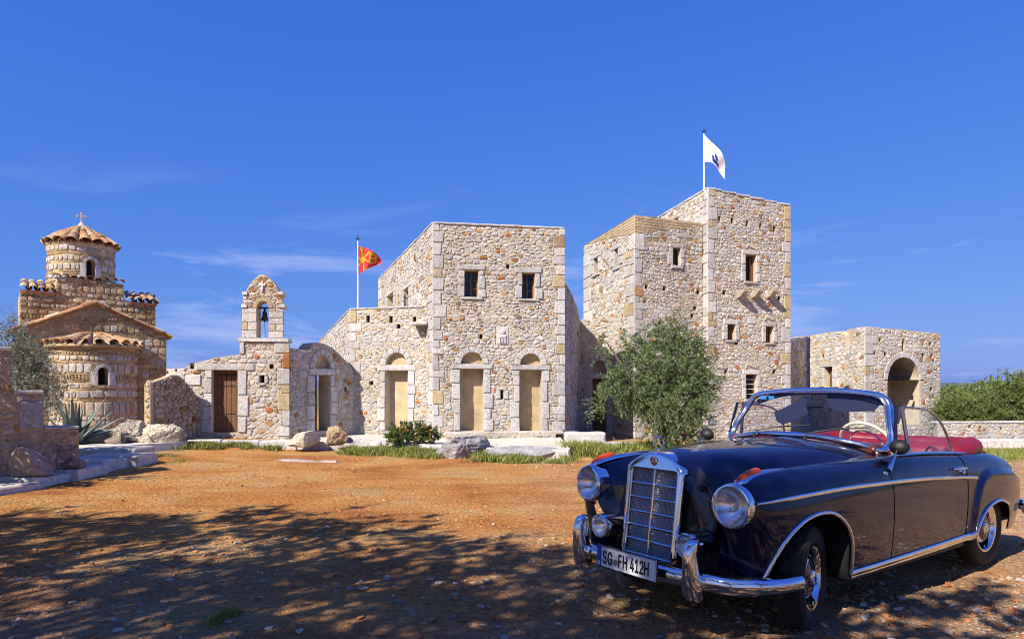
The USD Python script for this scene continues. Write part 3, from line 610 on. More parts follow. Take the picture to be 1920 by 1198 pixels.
def brick_band(W, poly, holder, seed, h=0.085, l=0.32, tone=(0.50, 0.39, 0.245), proud=0.012, thick=0.05, mort='plaster', nm='brick', jit=0.14, out=None):
    g = np.random.default_rng(seed); m = extrude(poly, thick); m.vertices = m.vertices - [0, 0, thick]; holder.core.append((W.tf(m), mort, 'wall_core'))
    x0, z0, x1, z1 = poly.bounds; z = z0 if out is None else out
    pp = shapely.prepared.prep(poly)
    while z < z1:
        x = x0 - g.uniform(0, l)
        while x < x1:
            ll = l * g.uniform(0.7, 1.3); q = sbox(x + 0.006, z + 0.007, x + ll - 0.006, z + h - 0.007)
            if pp.intersects(q):
                q = q.intersection(poly)
                if q.geom_type == 'Polygon' and q.area > 0.003:
                    st_ = W.tf(stone_mesh(q, proud * g.uniform(0.7, 1.3), g, 0.5, 0.1)); holder.rubble.append((st_, np.array(tone) * g.uniform(1 - jit, 1 + jit), q.area * abs(W.view(st_)) * 0.5))
            x += ll
        z += h
for g_ in getattr(plast, 'geoms', [plast]):
    if g_.area > 0.2: brick_band(W, g_, K, 52)
S = Wall(D5, A5); S.quoins('R', 0.0, 6.3, rng, (0.22, 0.5), (0.4, 0.9)); S.quoins('L', 0.0, 6.5, rng, (0.25, 0.5), (0.5, 1.1))
st = S.poly([(1090, 850), (1200, 850), (1200, 440), (1190, 441), (1165, 443), (1140, 448), (1115, 455), (1090, 462)]).intersection(sbox(0, -0.5, S.len, ztop - 0.02))
for (u0, v0, u1, v1) in ((1114, 484, 1122, 512), (1153, 467, 1160, 499)):
    r = S.rect(u0, v0, u1, v1); S.hole(r, 'dark_inside', 0.15); S.frame(r, rng, 0.28, 0.14, 0.12, (0.25, 0.5), 0.2)
slots(S, rng, [(1172, 541), (1174, 565), (1132, 490)], 3, 7)
S.build(K, st, 0.18, 53, aspect=1.9)
pl = Polygon([(0, 5), (S.len, 5), (S.len, ztop), (0, ztop)]).difference(st.buffer(0.012))
for g_ in getattr(pl, 'geoms', [pl]):
    if g_.area > 0.2: brick_band(S, g_, K, 54, l=0.5)
plain_slab(K, [A5 + (0.25, 0.45), B5 + (-0.1, 0.4), (6.0, 26.5), D5 + (0.4, 0)], -0.3, ztop - 0.05)
K.finish()

# ------------------------------------------------------------------ tall tower
Q = Stones('stone_tower', 'tallest square stone tower with a white flag on its roof', 'tower', (6.26, 22.0, 0))
A6, B6 = np.array((6.26, 22.0)), np.array((9.37, 23.2)); D6 = A6 + np.array((-0.2, 0.98)) * 7.5
W = Wall(A6, B6); zl, zr = 7.9, 7.66
W.quoins('L', -0.3, zl, rng, (0.24, 0.5), (0.18, 0.4)); W.quoins('R', -0.3, zr, rng, (0.24, 0.5), (0.18, 0.4), warm=0.3)
for (u0, v0, u1, v1, kind) in ((1397, 478, 1417, 528, 'd'), (1363, 608, 1378, 637, 'd'), (1435, 612, 1449, 642, 'd'), (1398, 702, 1418, 748, 'b')):
    r = W.rect(u0, v0, u1, v1); W.frame(r, rng, 0.14, 0.16, 0.07, (0.22, 0.4), 0.1); x0, z0, x1, z1 = r.bounds; W.hole(r, 'dark_inside', 0.2)
    fr = cat([wslab(W, x0, x0 + 0.05, z0, z1, 0.06, 0.12), wslab(W, x1 - 0.05, x1, z0, z1, 0.06, 0.12), wslab(W, x0 + 0.05, x1 - 0.05, z1 - 0.05, z1, 0.06, 0.12)])
    o = obj('window', Q.sh(fr), 'window_wood', Q.x, smooth=False)
    if kind == 'd': obj('casement', Q.sh(wslab(W, x1 - 0.13, x1 - 0.055, z0 + 0.02, z1 - 0.06, 0.03, 0.15)), 'old_wood', o, smooth=False)
    if kind == 'b':
        for k in range(1, 4): obj('bar', Q.sh(W.tf(tube([(x0 + (x1 - x0) * k / 4, z0, -0.08), (x0 + (x1 - x0) * k / 4, z1, -0.08)], 0.011, 6))), 'dark_metal', o)
        for k in range(1, 5): obj('bar', Q.sh(W.tf(tube([(x0, z0 + (z1 - z0) * k / 5, -0.07), (x1, z0 + (z1 - z0) * k / 5, -0.07)], 0.009, 6))), 'white_metal', o)
    # blind relieving arch above
    c_ = (x0 + x1) / 2; zz = z1 + 0.20
    ang = np.linspace(0, np.pi, 9); R1 = 0.12 if kind == 'd' else 0.16
    lun = Polygon([(c_ + R1 * math.cos(t), zz + R1 * math.sin(t)) for t in ang]); W.add(lun, 'lunette_stone', WHITE * 0.95, 0.008, 1.0)
    ring = Polygon([(c_ + (R1 + 0.02) * math.cos(t), zz + (R1 + 0.02) * math.sin(t)) for t in ang] + [(c_ + (R1 + 0.075) * math.cos(t), zz + (R1 + 0.075) * math.sin(t)) for t in ang[::-1]])
    W.add(ring, 'arch_stone', np.array((0.48, 0.42, 0.34)), 0.03)
q = W.rect(1402, 594, 1417, 607); W.add(q, 'plaque', WHITE * 1.12, 0.02, 1.0)
slots(W, rng, [(1349, 411), (1373, 414), (1401, 419), (1426, 424), (1452, 430)], 5, 11)
slots(W, rng, [(1358, 549), (1461, 560), (1361, 697), (1452, 697), (1380, 642)], 6, 8)
W.build(Q, box_outline(W, -0.6, zl, zr), 0.145, 61, aspect=1.4)
# three corbels
for u in (1386, 1413, 1441):
    s_, z_ = W.px(u, 545); pr_ = Polygon([(0, 0), (0.36, 0.0), (0.36, -0.06), (0.16, -0.22), (0, -0.24)])
    m = extrude(pr_, 0.20); v = m.vertices; m = tm(np.column_stack([v[:, 2] - 0.10 + s_, v[:, 1] + z_, v[:, 0]]), m.faces[:, ::-1])
    Q.ashlar.append((W.tf(m), np.array((0.42, 0.36, 0.28)), 'corbel'))
S = Wall(D6, A6); S.quoins('R', 0.0, zl, rng, (0.24, 0.5), (0.3, 0.7))
r = S.rect(1263, 408, 1272, 417); S.hole(r, 'dark_inside', 0.25)
S.build(Q, sbox(0, 0, S.len, zl), 0.19, 62, aspect=1.8)
plain_slab(Q, [A6 + (0.2, 0.42), B6 + (-0.05, 0.42), B6 + (-1.0, 7.5), D6 + (0.4, 0)], -0.5, zr - 0.1)
coping(Q, A6, B6, (zl, zr), rng, 0.32, 0.06); coping(Q, D6, A6, zl, rng, 0.32, 0.06)
Q.finish()

# ------------------------------------------------------------------ ruined gatehouse on the right
V = Stones('ruined_gatehouse', 'roofless stone ruin with a great round arch, right of the tall tower', 'ruin', (14.06, 27.4, -0.4))
A7, B7, D7 = np.array((14.06, 27.4)), np.array((18.05, 29.0)), np.array((13.56, 31.6))
W = Wall(A7, B7); W.quoins('L', -0.6, 3.98, rng, (0.3, 0.5), (0.3, 0.7), warm=0.05)
o7 = W.poly([(1618, 840), (1765, 840), (1763, 626), (1745, 623), (1725, 622), (1700, 619), (1685, 617), (1660, 616), (1640, 613), (1622, 612), (1618, 614)]).intersection(sbox(0, -1.5, W.len, 6))
x0, z0 = W.px(1664, 756); x1, _ = W.px(1724, 756); zc7 = W.px(1694, 712)[1]; c_ = (x0 + x1) / 2; R7 = (x1 - x0) / 2
aro = unary_union([sbox(x0, z0 - 0.9, x1, zc7), Polygon([(c_ + R7 * math.cos(t), zc7 + R7 * math.sin(t)) for t in np.linspace(0, np.pi, 25)])])
W.hole(aro, None)
W.blind.append((aro, 'mortar', 1.35))
for k in range(11):
    a0, a1 = np.pi * (k + 0.02) / 11, np.pi * (k + 0.98) / 11; aa = np.linspace(a0, a1, 4)
    W.add(Polygon([(c_ + (R7 + 0.003) * math.cos(t), zc7 + (R7 + 0.003) * math.sin(t)) for t in aa] + [(c_ + (R7 + 0.22) * math.cos(t), zc7 + (R7 + 0.22) * math.sin(t)) for t in aa[::-1]]), 'arch_stone', WHITE * rng.uniform(0.85, 1.05), 0.03)
q = unary_union([W.rect(1691, 640, 1697, 658), Polygon([(W.px(1694, 640)[0] + 0.07 * math.cos(t), W.px(1694, 640)[1] + 0.10 * math.sin(t)) for t in np.linspace(0, np.pi, 9)])]); W.hole(q, 'dark_inside', 0.4)
slots(W, rng, [(1650, 637), (1744, 645), (1640, 663), (1660, 664), (1731, 666), (1747, 667), (1746, 730), (1646, 738), (1713, 745)], 5, 7)
W.build(V, o7, 0.19, 71, aspect=1.4, thick=1.4)
obj('dark_doorway', V.sh(wslab(W, x0 + 0.05, x0 + 0.62, z0 - 0.6, zc7 + 0.05, 0.05, 1.26)), 'dark_inside', V.x, smooth=False)
for hpx in ((1519, 660), ):
    S = Wall(D7, A7)
    o8 = S.poly([(1519, 840), (1622, 840), (1622, 613), (1606, 614), (1606, 622), (1599, 623), (1599, 646), (1590, 648), (1586, 652), (1586, 630), (1578, 621), (1560, 622), (1540, 625), (1519, 629)]).intersection(sbox(0, -1.5, S.len, 6))
    r = S.rect(1546, 688, 1561, 726); S.hole(r, 'dark_inside', 0.25); S.frame(r, rng, 0.3, 0.12, 0.06, (0.3, 0.5), 0.1)
    slots(S, rng, [(1543, 668), (1560, 722)], 4, 6)
    S.build(V, o8, 0.21, 72, aspect=1.7)
    xa, za, xb, zb = r.bounds; obj('shutter', V.sh(wslab(S, xa + 0.3 * (xb - xa), xb, za, zb, 0.05, 0.16)), 'old_wood', V.x, smooth=False)
V.finish()
Z = Stones('shaded_side_wall', 'dark shaded wall between the tall tower and the ruined gatehouse', 'wall', (12.8, 30.5, -0.4))
W = Wall((11.6, 29.2), (13.55, 31.62))
W.build(Z, W.poly([(1470, 840), (1519, 840), (1519, 630), (1500, 632), (1470, 636)]), 0.22, 73, aspect=1.5, warm=0.5); Z.finish(most=200)
# low rubble heap wall before it
U = Stones('garden_wall', 'low rubble wall with a white ledge at its foot, before the green bushes on the right', 'wall', (18, 24, -0.4))
W = Wall((14.6, 23.6), (24.0, 24.6)); rng2 = np.random.default_rng(5)
slots(W, rng2, [(1818, 800), (1838, 801), (1877, 803)], 5, 5)
W.build(U, Polygon([(0, -0.9), (W.len, -0.9), (W.len, 0.34), (W.len * 0.6, 0.32), (W.len * 0.3, 0.34), (0, 0.36)]), 0.15, 74, aspect=1.5)
coping(U, (14.6, 23.6), (24.0, 24.6), 0.33, rng2, 0.4, 0.06, 0.7)
for k in range(12):
    q = bevel_box(0.76, 0.6, 0.36, 0.03); t = (k + 0.5) * 0.78; p = W.p0 + W.e * t + W.n * 1.0
    U.ashlar.append((moved(q, (p[0], p[1], -0.33 + rng2.uniform(-0.02, 0.02)), rz=math.atan2(W.e[1], W.e[0]) + rng2.normal(0, 0.01)), WHITE * 1.15, 'ledge_stone'))
U.finish()
# ------------------------------------------------------------------ the convertible (x forward from the front axle, y to its left, z up)
CAR_XY, CAR_YAW = (1.438, 4.986), math.radians(215.774)
mat('car_paint', {'p': ('principled_bsdf', {'base_color': (0.002, 0.003, 0.019), 'roughness': 0.5, 'coat_weight': 1.0, 'coat_roughness': 0.012, 'coat_ior': 1.5, 'specular_ior_level': 0.05}),
    'g': ('texture_coordinate', {}), 'n': ('noise_texture', {'scale': 2.2, 'detail': 2.0}), 'b': ('bump', {'strength': 0.06, 'distance': 0.01}), 
    'n2': ('noise_texture', {'scale': 9.0, 'detail': 6.0, 'roughness': 0.7}), 'r2': ('rgb_ramp', {'ramp': [(0.4, (0.008,) * 3), (0.8, (0.03,) * 3)]})},
    [('g.object', 'n.vector'), ('n.fac', 'b.height'), ('b.normal', 'p.coat_normal'), ('g.object', 'n2.vector'), ('n2.fac', 'r2.fac'), ('r2.color', 'p.coat_roughness')])
mat('chrome', {'p': ('principled_bsdf', {'base_color': (0.78, 0.78, 0.80), 'roughness': 0.07, 'metallic': 1.0}), 'g': ('texture_coordinate', {}), 'n': ('noise_texture', {'scale': 14.0, 'detail': 5.0}),
    'r': ('rgb_ramp', {'ramp': [(0.35, (0.03,) * 3), (0.8, (0.16,) * 3)]})}, [('g.object', 'n.vector'), ('n.fac', 'r.fac'), ('r.color', 'p.roughness')])
mat('dark_chrome', {'p': ('principled_bsdf', {'base_color': (0.33, 0.33, 0.35), 'roughness': 0.25, 'metallic': 1.0})}, [])
plain('rubber', (0.018, 0.017, 0.016), 0.75, var=0.3, scale=20, bump=0.2, bscale=80, spec=0.3)
plain('car_black', (0.006, 0.006, 0.007), 0.6)
plain('red_leather', (0.17, 0.004, 0.007), 0.5, var=0.2, scale=6, bump=0.12, bscale=60)
plain('dash_wood', (0.09, 0.022, 0.014), 0.3, var=0.3, scale=12, coat=0.6)
plain('ivory', (0.62, 0.57, 0.47), 0.35)
plain('visor_blue', (0.012, 0.015, 0.05), 0.6)
plain('plate_white', (0.68, 0.68, 0.70), 0.5, var=0.05)
plain('plate_black', (0.01, 0.01, 0.01), 0.5)
plain('plate_blue', (0.01, 0.04, 0.35), 0.4)
plain('seal_grey', (0.22, 0.22, 0.23), 0.5)
plain('sticker', (0.03, 0.20, 0.55), 0.4)
mat('amber', {'p': ('principled_bsdf', {'base_color': (0.48, 0.06, 0.004), 'roughness': 0.2, 'coat_weight': 0.25, 'specular_ior_level': 0.3})}, [])
mat('lamp_silver', {'p': ('principled_bsdf', {'base_color': (0.70, 0.71, 0.75), 'roughness': 0.2, 'metallic': 1.0})}, [])
mat('lamp_glass', {'p': ('principled_bsdf', {'base_color': (0.96, 0.97, 1.0), 'roughness': 0.02, 'transmission_weight': 1.0, 'ior': 1.35, 'thin_wall': True}), 'g': ('texture_coordinate', {}),
    'w': ('wave_texture', {'scale': 26.0, 'bands_direction': 'y', 'distortion': 0.6}), 'b': ('bump', {'strength': 0.35, 'distance': 0.004})}, [('g.object', 'w.vector'), ('w.fac', 'b.height'), ('b.normal', 'p.normal')])
mat('car_glass', {'ge': ('geometry', {}), 'io': ('mix_float', {'a': 1.5, 'b': 0.6667}), 'f': ('fresnel', {}), 't': ('transparent_bsdf', {'color': (0.90, 0.93, 0.93)}), 'g': ('glossy_bsdf', {'roughness': 0.005}), 'm': ('mix_closure', {})},
    [('ge.backfacing', 'io.fac'), ('io.result', 'f.IOR'), ('f.fac', 'm.fac'), ('t.BSDF', 'm.closure1'), ('g.BSDF', 'm.closure2')], surface='m.closure')
car = thing('convertible_car', 'glossy dark blue vintage convertible with red interior and chrome grille', 'car', (CAR_XY[0], CAR_XY[1], 0.012), CAR_YAW)

ST = [  # x, then (y, z) from the centre line over hood, valley, fender crown and side to the sill
 (0.675, (0, 1.06), (.17, 1.04), (.26, .93), (.325, .64), (.375, .36), (.49, .60), (.62, .88), (.63, .87), (.635, .84), (.61, .78), (.55, .60), (.50, .45), (.45, .30)),
 (0.645, (0, 1.07), (.18, 1.055), (.275, .96), (.342, .72), (.39, .44), (.495, .70), (.63, .945), (.685, .92), (.725, .86), (.725, .80), (.69, .64), (.64, .46), (.56, .30)),
 (0.58, (0, 1.075), (.19, 1.048), (.285, .965), (.366, .80), (.415, .60), (.497, .80), (.63, .968), (.70, .95), (.762, .875), (.78, .80), (.765, .65), (.735, .47), (.67, .29)),
 (0.49, (0, 1.09), (.20, 1.068), (.312, .995), (.395, .86), (.44, .72), (.505, .86), (.632, .992), (.715, .972), (.785, .895), (.815, .81), (.815, .65), (.80, .47), (.75, .28)),
 (0.30, (0, 1.11), (.22, 1.098), (.36, 1.03), (.435, .91), (.475, .84), (.515, .88), (.635, 1.018), (.725, .998), (.805, .925), (.845, .83), (.853, .66), (.842, .47), (.81, .27)),
 (0.0, (0, 1.122), (.25, 1.108), (.42, 1.055), (.49, .965), (.525, .925), (.565, .95), (.645, 1.027), (.745, 1.012), (.825, .945), (.862, .85), (.872, .66), (.862, .47), (.83, .26)),
 (-0.45, (0, 1.132), (.28, 1.12), (.47, 1.078), (.54, 1.01), (.575, .985), (.62, .995), (.68, 1.026), (.77, 1.014), (.838, .953), (.872, .85), (.882, .66), (.872, .47), (.845, .26)),
 (-0.8, (0, 1.135), (.30, 1.12), (.50, 1.08), (.585, 1.035), (.625, 1.016), (.67, 1.016), (.73, 1.026), (.795, 1.012), (.846, .953), (.876, .85), (.884, .66), (.874, .47), (.848, .26)),
 (-1.1, (0, 1.13), (.30, 1.115), (.52, 1.075), (.62, 1.045), (.67, 1.036), (.71, 1.034), (.757, 1.03), (.806, 1.012), (.85, .952), (.878, .845), (.884, .66), (.874, .47), (.848, .26)),
 (-1.6, (0, 1.05), (.30, 1.05), (.5, 1.045), (.62, 1.035), (.68, 1.03), (.715, 1.028), (.76, 1.018), (.806, .998), (.85, .938), (.876, .835), (.882, .66), (.872, .47), (.846, .26)),
 (-2.1, (0, 1.0), (.30, 1.0), (.5, 1.0), (.62, .998), (.68, .996), (.715, .994), (.76, .988), (.804, .968), (.846, .913), (.868, .82), (.872, .66), (.864, .47), (.84, .26)),
 (-2.6, (0, 1.0), (.30, .995), (.5, .985), (.60, .978), (.66, .974), (.70, .974), (.748, .972), (.79, .957), (.838, .905), (.862, .81), (.868, .66), (.86, .47), (.835, .26)),
 (-3.0, (0, .975), (.30, .97), (.5, .955), (.58, .938), (.62, .93), (.66, .934), (.71, .942), (.765, .922), (.82, .866), (.846, .785), (.852, .64), (.842, .46), (.80, .26)),
 (-3.4, (0, .90), (.30, .895), (.48, .88), (.55, .86), (.58, .85), (.61, .86), (.655, .872), (.715, .855), (.765, .80), (.79, .72), (.795, .60), (.785, .44), (.735, .27)),
 (-3.66, (0, .76), (.30, .755), (.46, .74), (.52, .72), (.55, .715), (.58, .725), (.62, .738), (.66, .72), (.69, .68), (.705, .62), (.71, .54), (.70, .42), (.67, .29)),
 (-3.78, (0, .55), (.30, .55), (.40, .545), (.44, .54), (.46, .54), (.48, .54), (.50, .54), (.53, .53), (.55, .51), (.56, .49), (.56, .45), (.56, .40), (.54, .33))]
from scipy.interpolate import BSpline
CP = np.array([[(s[0], *q) for q in s[1:]] for s in ST]); NS, NK = CP.shape[:2]
def clamped(n, k=3): return np.concatenate([np.zeros(k), np.linspace(0, 1, n - k + 1), np.ones(k)])
KU, KW = clamped(NS), clamped(NK)
def basis(knots, n, t): return np.nan_to_num(BSpline.design_matrix(np.clip(t, 0, 1 - 1e-9), knots, 3).toarray())
ud = np.linspace(0, 1, 1500); xd = basis(KU, NS, ud) @ CP[:, 0, 0]          # x falls as u grows
ARF = [(0.535, .27), (0.505, .345), (0.47, .455), (0.41, .565), (0.33, .645), (0.24, .70), (0.125, .736), (0.02, .745), (-0.08, .735), (-0.18, .693), (-0.25, .635), (-0.30, .56), (-0.328, .46), (-0.336, .37), (-0.338, .305)]
ARR = [(-2.215, .32), (-2.245, .385), (-2.30, .46), (-2.38, .52), (-2.50, .56), (-2.64, .575), (-2.78, .56), (-2.90, .515), (-2.98, .45), (-3.03, .36), (-3.05, .28)]
def dense(poly, n=60):
    p = np.array(poly); d = np.concatenate([[0], np.cumsum(np.linalg.norm(np.diff(p, axis=0), axis=1))]); t = np.linspace(0, d[-1], n)
    return np.column_stack([CubicSpline(d, p[:, 0])(t), CubicSpline(d, p[:, 1])(t)])
arf, arr = dense(ARF), dense(ARR)
def zlow(x):
    x = np.asarray(x, float); z = np.interp(x, [-3.8, -3.6, -3.3, -3.06, -2.2, -0.34, 0.5, 0.7], [.34, .30, .268, .265, .325, .303, .27, .30])
    for a in (arf, arr):
        o = np.argsort(a[:, 0]); i = (x > a[:, 0].min()) & (x < a[:, 0].max()); z = np.where(i, np.interp(x, a[o, 0], a[o, 1]), z)
    return z
XD0, XD1, XCOCK, XBACK, XHOOD = -0.862, -2.115, -1.10, -2.80, 0.50
xs = np.unique(np.concatenate([np.linspace(0.674, 0.45, 34), np.linspace(0.45, -3.5, 150), np.linspace(-3.5, -3.779, 24), arf[::2, 0], arr[::2, 0], [XD0, XD1, XCOCK, XBACK, XHOOD, 0.5351, -0.3381, -2.2149, -3.0501]]))[::-1]
xs = xs[np.concatenate([[True], np.abs(np.diff(xs)) > 4e-4])]
us = np.interp(-xs, -xd, ud); BU = basis(KU, NS, us)
wd = np.linspace(0, 1, 400); BW = basis(KW, NK, wd)
SEC = np.einsum('is,skc,wk->iwc', BU, CP, BW)                                 # dense sections
BULGE = Polygon([(-2.135, .2), (-2.15, .40), (-2.20, .62), (-2.275, .755), (-2.38, .83), (-2.52, .862), (-2.8, .858), (-3.118, .82), (-3.4, .745), (-3.9, .55), (-3.9, .2)])
IV, IC = 0.385, 0.52      # w of the valley, of the crown (refined per section below)
NA, NB = 46, 60
G = np.zeros((len(xs), NA + NB, 3)); wval = np.zeros(len(xs)); wbelt = np.zeros(len(xs))
for i, x in enumerate(xs):
    y, z = SEC[i, :, 1], SEC[i, :, 2]
    kc = 205 + np.argmax(z[205:280] + 0.0); 
    out = np.where(z[kc:] >= zlow(x))[0]; k1 = kc + out[-1]
    if k1 + 1 < 400: t = (z[k1] - zlow(x)) / max(z[k1] - z[k1 + 1], 1e-9); wl = wd[k1] + t * (wd[1])
    else: wl = 1.0
    wl = min(max(wl, wd[kc] + 0.02), 1.0)
    ww = np.concatenate([np.linspace(0, wd[kc], NA, endpoint=False), np.linspace(wd[kc], wl, NB)])
    G[i, :, 0] = x
    for c in (1, 2): G[i, :, c] = np.interp(ww, wd, SEC[i, :, c])
    sd = G[i, NA:]
    if x < -2.05:
        pts = shapely.points(sd[:, 0], sd[:, 2]); ins = shapely.contains(BULGE, pts); ds = np.where(ins, shapely.distance(BULGE.exterior, pts), 0)
        G[i, NA:, 1] += 0.032 * sstep(0, 0.07, ds) * sstep(-3.75, -3.3, x)
ym, zm = G[:, :, 1], G[:, :, 2]
sc_ = 1 - 0.66 * sstep(0.20, 0.30, ym) + 0.36 * sstep(0.40, 0.53, ym) - 0.25 * sstep(0.40, 0.52, ym) * (1 - sstep(0.30, 0.72, zm))
G[:, :, 0] = np.where(G[:, :, 0] > 0.47, 0.47 + (G[:, :, 0] - 0.47) * sc_, G[:, :, 0])
kval = np.array([np.argmin(np.where((wd[:NA] >= 0), 0, 0)) for _ in xs])
IVAL = int(round(NA * 0.385 / 0.56))
nrm = np.cross(np.gradient(G, axis=0), np.gradient(G, axis=1)); nrm /= np.linalg.norm(nrm, axis=2, keepdims=True) + 1e-12
if nrm[len(xs) // 2, -10, 1] < 0: nrm = -nrm
def patch(i0, i1, j0, j1, off=0.0, mask=None):
    """(vertices, faces, normals) of a piece of the body for the left side."""
    g, n = G[i0:i1 + 1, j0:j1 + 1], nrm[i0:i1 + 1, j0:j1 + 1]; a, b = g.shape[:2]
    ii, jj = np.meshgrid(np.arange(a - 1), np.arange(b - 1), indexing='ij')
    f = np.stack([ii * b + jj, (ii + 1) * b + jj, (ii + 1) * b + jj + 1, ii * b + jj + 1], -1).reshape(-1, 4)
    v = (g + off * n).reshape(-1, 3); n = n.reshape(-1, 3)
    if mask is not None: ok = mask(v); f = f[ok[f].all(1)]
    t = np.vstack([f[:, [0, 1, 2]], f[:, [0, 2, 3]]])
    t = t[:, ::-1] if np.einsum('ij,ij->i', np.cross(v[t[:, 1]] - v[t[:, 0]], v[t[:, 2]] - v[t[:, 0]]), n[t[:, 0]]).mean() < 0 else t
    return v, t, n
def body(name, pcs, both=False, right=False, parent=None, mt='car_paint', label=None):
    V_, F_i, N_ = [], [], []; k = 0
    for v, f, n in pcs:
        for sgn in ((1, -1) if both else ((-1,) if right else (1,))):
            V_.append(v * [1, sgn, 1]); N_.append(n * [1, sgn, 1]); F_i.append((f if sgn > 0 else f[:, ::-1]) + k); k += len(v)
    m = UsdGeom.Mesh(obj(name, tm(np.vstack(V_), np.vstack(F_i)), mt, parent or car, smooth=False, label=label))
    m.CreateNormalsAttr(Vt.Vec3fArray.FromNumpy(np.vstack(N_).astype(np.float32))); m.SetNormalsInterpolation('vertex')
    return m.GetPrim()
ix = lambda x: int(np.argmin(np.abs(xs - x)))
iH, iC, iD0, iD1, iB, iE = ix(XHOOD), ix(XCOCK), ix(XD0), ix(XD1), ix(XBACK), len(xs) - 1
JB = NA - 6
# shrink a patch's edge slightly so that panel gaps show
iN = ix(0.572)
body('hood', [patch(iN, ix(-1.02), 0, IVAL)], both=True)
body('cowl', [patch(ix(-1.03), iC, 0, IVAL)], both=True)
body('nose_panel', [patch(0, iN, 0, IVAL, mask=lambda v: (v[:, 1] > 0.25) & ~((v[:, 0] > 0.51) & (np.hypot(v[:, 1] - 0.632, v[:, 2] - 0.812) < 0.124)))], both=True)
for right in (False, True):
    sy = -1 if right else 1
    body('front_fender', [patch(0, iD0 - 0, IVAL, NA + NB - 1, mask=lambda v: ~((v[:, 0] > 0.50) & (np.hypot(v[:, 1] - 0.632, v[:, 2] - 0.812) < 0.124)))], right=right)
    body('door', [patch(iD0 + 1, iC, IVAL, NA + NB - 1), patch(iC, iD1 - 1, JB, NA + NB - 1)], right=right)
    body('rear_fender', [patch(iD1, iB, JB, NA + NB - 1), patch(iB, iE, IVAL, NA + NB - 1)], right=right)
body('boot_lid', [patch(iB, iE, 0, IVAL)], both=True)
body('inner_shell', [patch(0, iC, IVAL - 2, NA + NB - 1, -0.012, mask=lambda v: v[:, 0] < 0.50), patch(iC, iE, JB, NA + NB - 1, -0.012)], both=True, mt='car_black')
def side_y(x, z):
    i = ix(x); g = G[i, NA:]; return float(np.interp(-z, -g[:, 2], g[:, 1]))
def top_z(x, y):
    i = ix(x); g = G[i, :NA]; o = np.argsort(g[:, 1]); return float(np.interp(y, g[o, 1], g[o, 2]))
def both(name, fn, mt='chrome', parent=None, smooth=30, label=None):
    r = []
    for s in (1, -1):
        m = fn(); 
        if s < 0: m.vertices = m.vertices * [1, -1, 1]; m = tm(m.vertices, m.faces[:, ::-1])
        r.append(obj(name, m, mt, parent or car, smooth=smooth))
    return r
obj('floor_pan', cat([bx(-3.4, 0.45, -0.55, 0.55, 0.22, 0.40), bx(-3.5, -3.1, -0.7, 0.7, 0.30, 0.6), bx(-2.2, -0.42, -0.80, 0.80, 0.235, 0.31)]), 'car_black', car, smooth=False)
obj('wheel_well', cat([bx(-0.40, 0.5, -0.58, 0.58, 0.35, 0.80), bx(-3.1, -2.2, -0.62, 0.62, 0.3, 0.8), bx(-0.42, -0.36, -0.83, 0.83, 0.26, 0.9), bx(-2.24, -2.18, -0.82, 0.82, 0.28, 0.8)]), 'car_black', car, smooth=False)
# ---- trim
def strip(pts, r, flat=(1, 1)): return tube(pts, r, 10, flat=flat)
xt = np.linspace(0.70, -2.265, 60); zt = np.interp(-xt, [-.75, -.29, .26, .84, 1.28, 2.27], [.834, .858, .872, .868, .858, .79])
xt[0] = 0.52; xt = np.linspace(0.56, -2.265, 60); zt = PchipInterpolator([-.6, -.29, .26, .84, 1.28, 2.27], [.838, .858, .874, .868, .856, .79])(-xt)
both('side_trim', lambda: strip([(x, side_y(x, z) + 0.006, z) for x, z in zip(xt, zt)], np.concatenate([np.linspace(0.006, 0.015, 6), np.full(54, 0.015)]), (0.8, 1.0)))
lowp = [tuple(q) for q in arf[4:]] + [(x, zlow(x) + 0.0) for x in np.linspace(-0.37, -2.19, 30)] + [tuple(q) for q in arr[:40]]
both('arch_trim', lambda: strip([(x, side_y(x, z + 0.008) + 0.006, z) for x, z in [tuple(q) for q in arf[4:]]], 0.015, (0.9, 0.9)))
both('rear_arch_trim', lambda: strip([(x, side_y(x, z + 0.008) + 0.006, z) for x, z in [tuple(q) for q in arr[:44]]], 0.014, (0.9, 0.9)))
xl = np.linspace(-0.34, -2.225, 40)
both('sill_trim', lambda: cat([strip([(x, side_y(x, zlow(x) + 0.02) + 0.008, zlow(x) + 0.008) for x in xl], 0.020, (0.55, 1.0)), strip([(x, side_y(x, zlow(x) + 0.02) + 0.002, zlow(x) - 0.018) for x in xl], 0.012, (0.7, 1.0))]))
xb = np.linspace(-1.16, -2.26, 30)
both('belt_trim', lambda: strip([(x, 0.762, top_z(x, 0.757) + 0.006) for x in xb], 0.030, (1.0, 0.42)))
# ---- grille: leaning shell, fine mesh, bars, badge, star
def gx(z): return np.interp(z, [0.36, 1.08], [0.672, 0.575])
def resample(poly, n=96):
    c = np.array(poly.exterior.coords)[:-1]; c = c if poly.exterior.is_ccw else c[::-1]; c = np.roll(c, -int(np.argmin(c[:, 1] + 0.3 * c[:, 0])), axis=0); c = np.vstack([c, c[:1]])
    d = np.concatenate([[0], np.cumsum(np.linalg.norm(np.diff(c, axis=0), axis=1))]); t = np.linspace(0, d[-1], n + 1)[:-1]
    return np.column_stack([np.interp(t, d, c[:, 0]), np.interp(t, d, c[:, 1])])
SHELL = Polygon([(-0.243, 0.37), (0.243, 0.37), (0.256, 0.985)] + [(0.256 - 0.512 * t, 0.985 + 0.104 * (1 - abs(2 * t - 1) ** 2.1)) for t in np.linspace(0.04, 0.96, 30)] + [(-0.256, 0.985)]).buffer(-0.05).buffer(0.05, quad_segs=8)
def shell_outline(k): return resample(SHELL.buffer(-k))
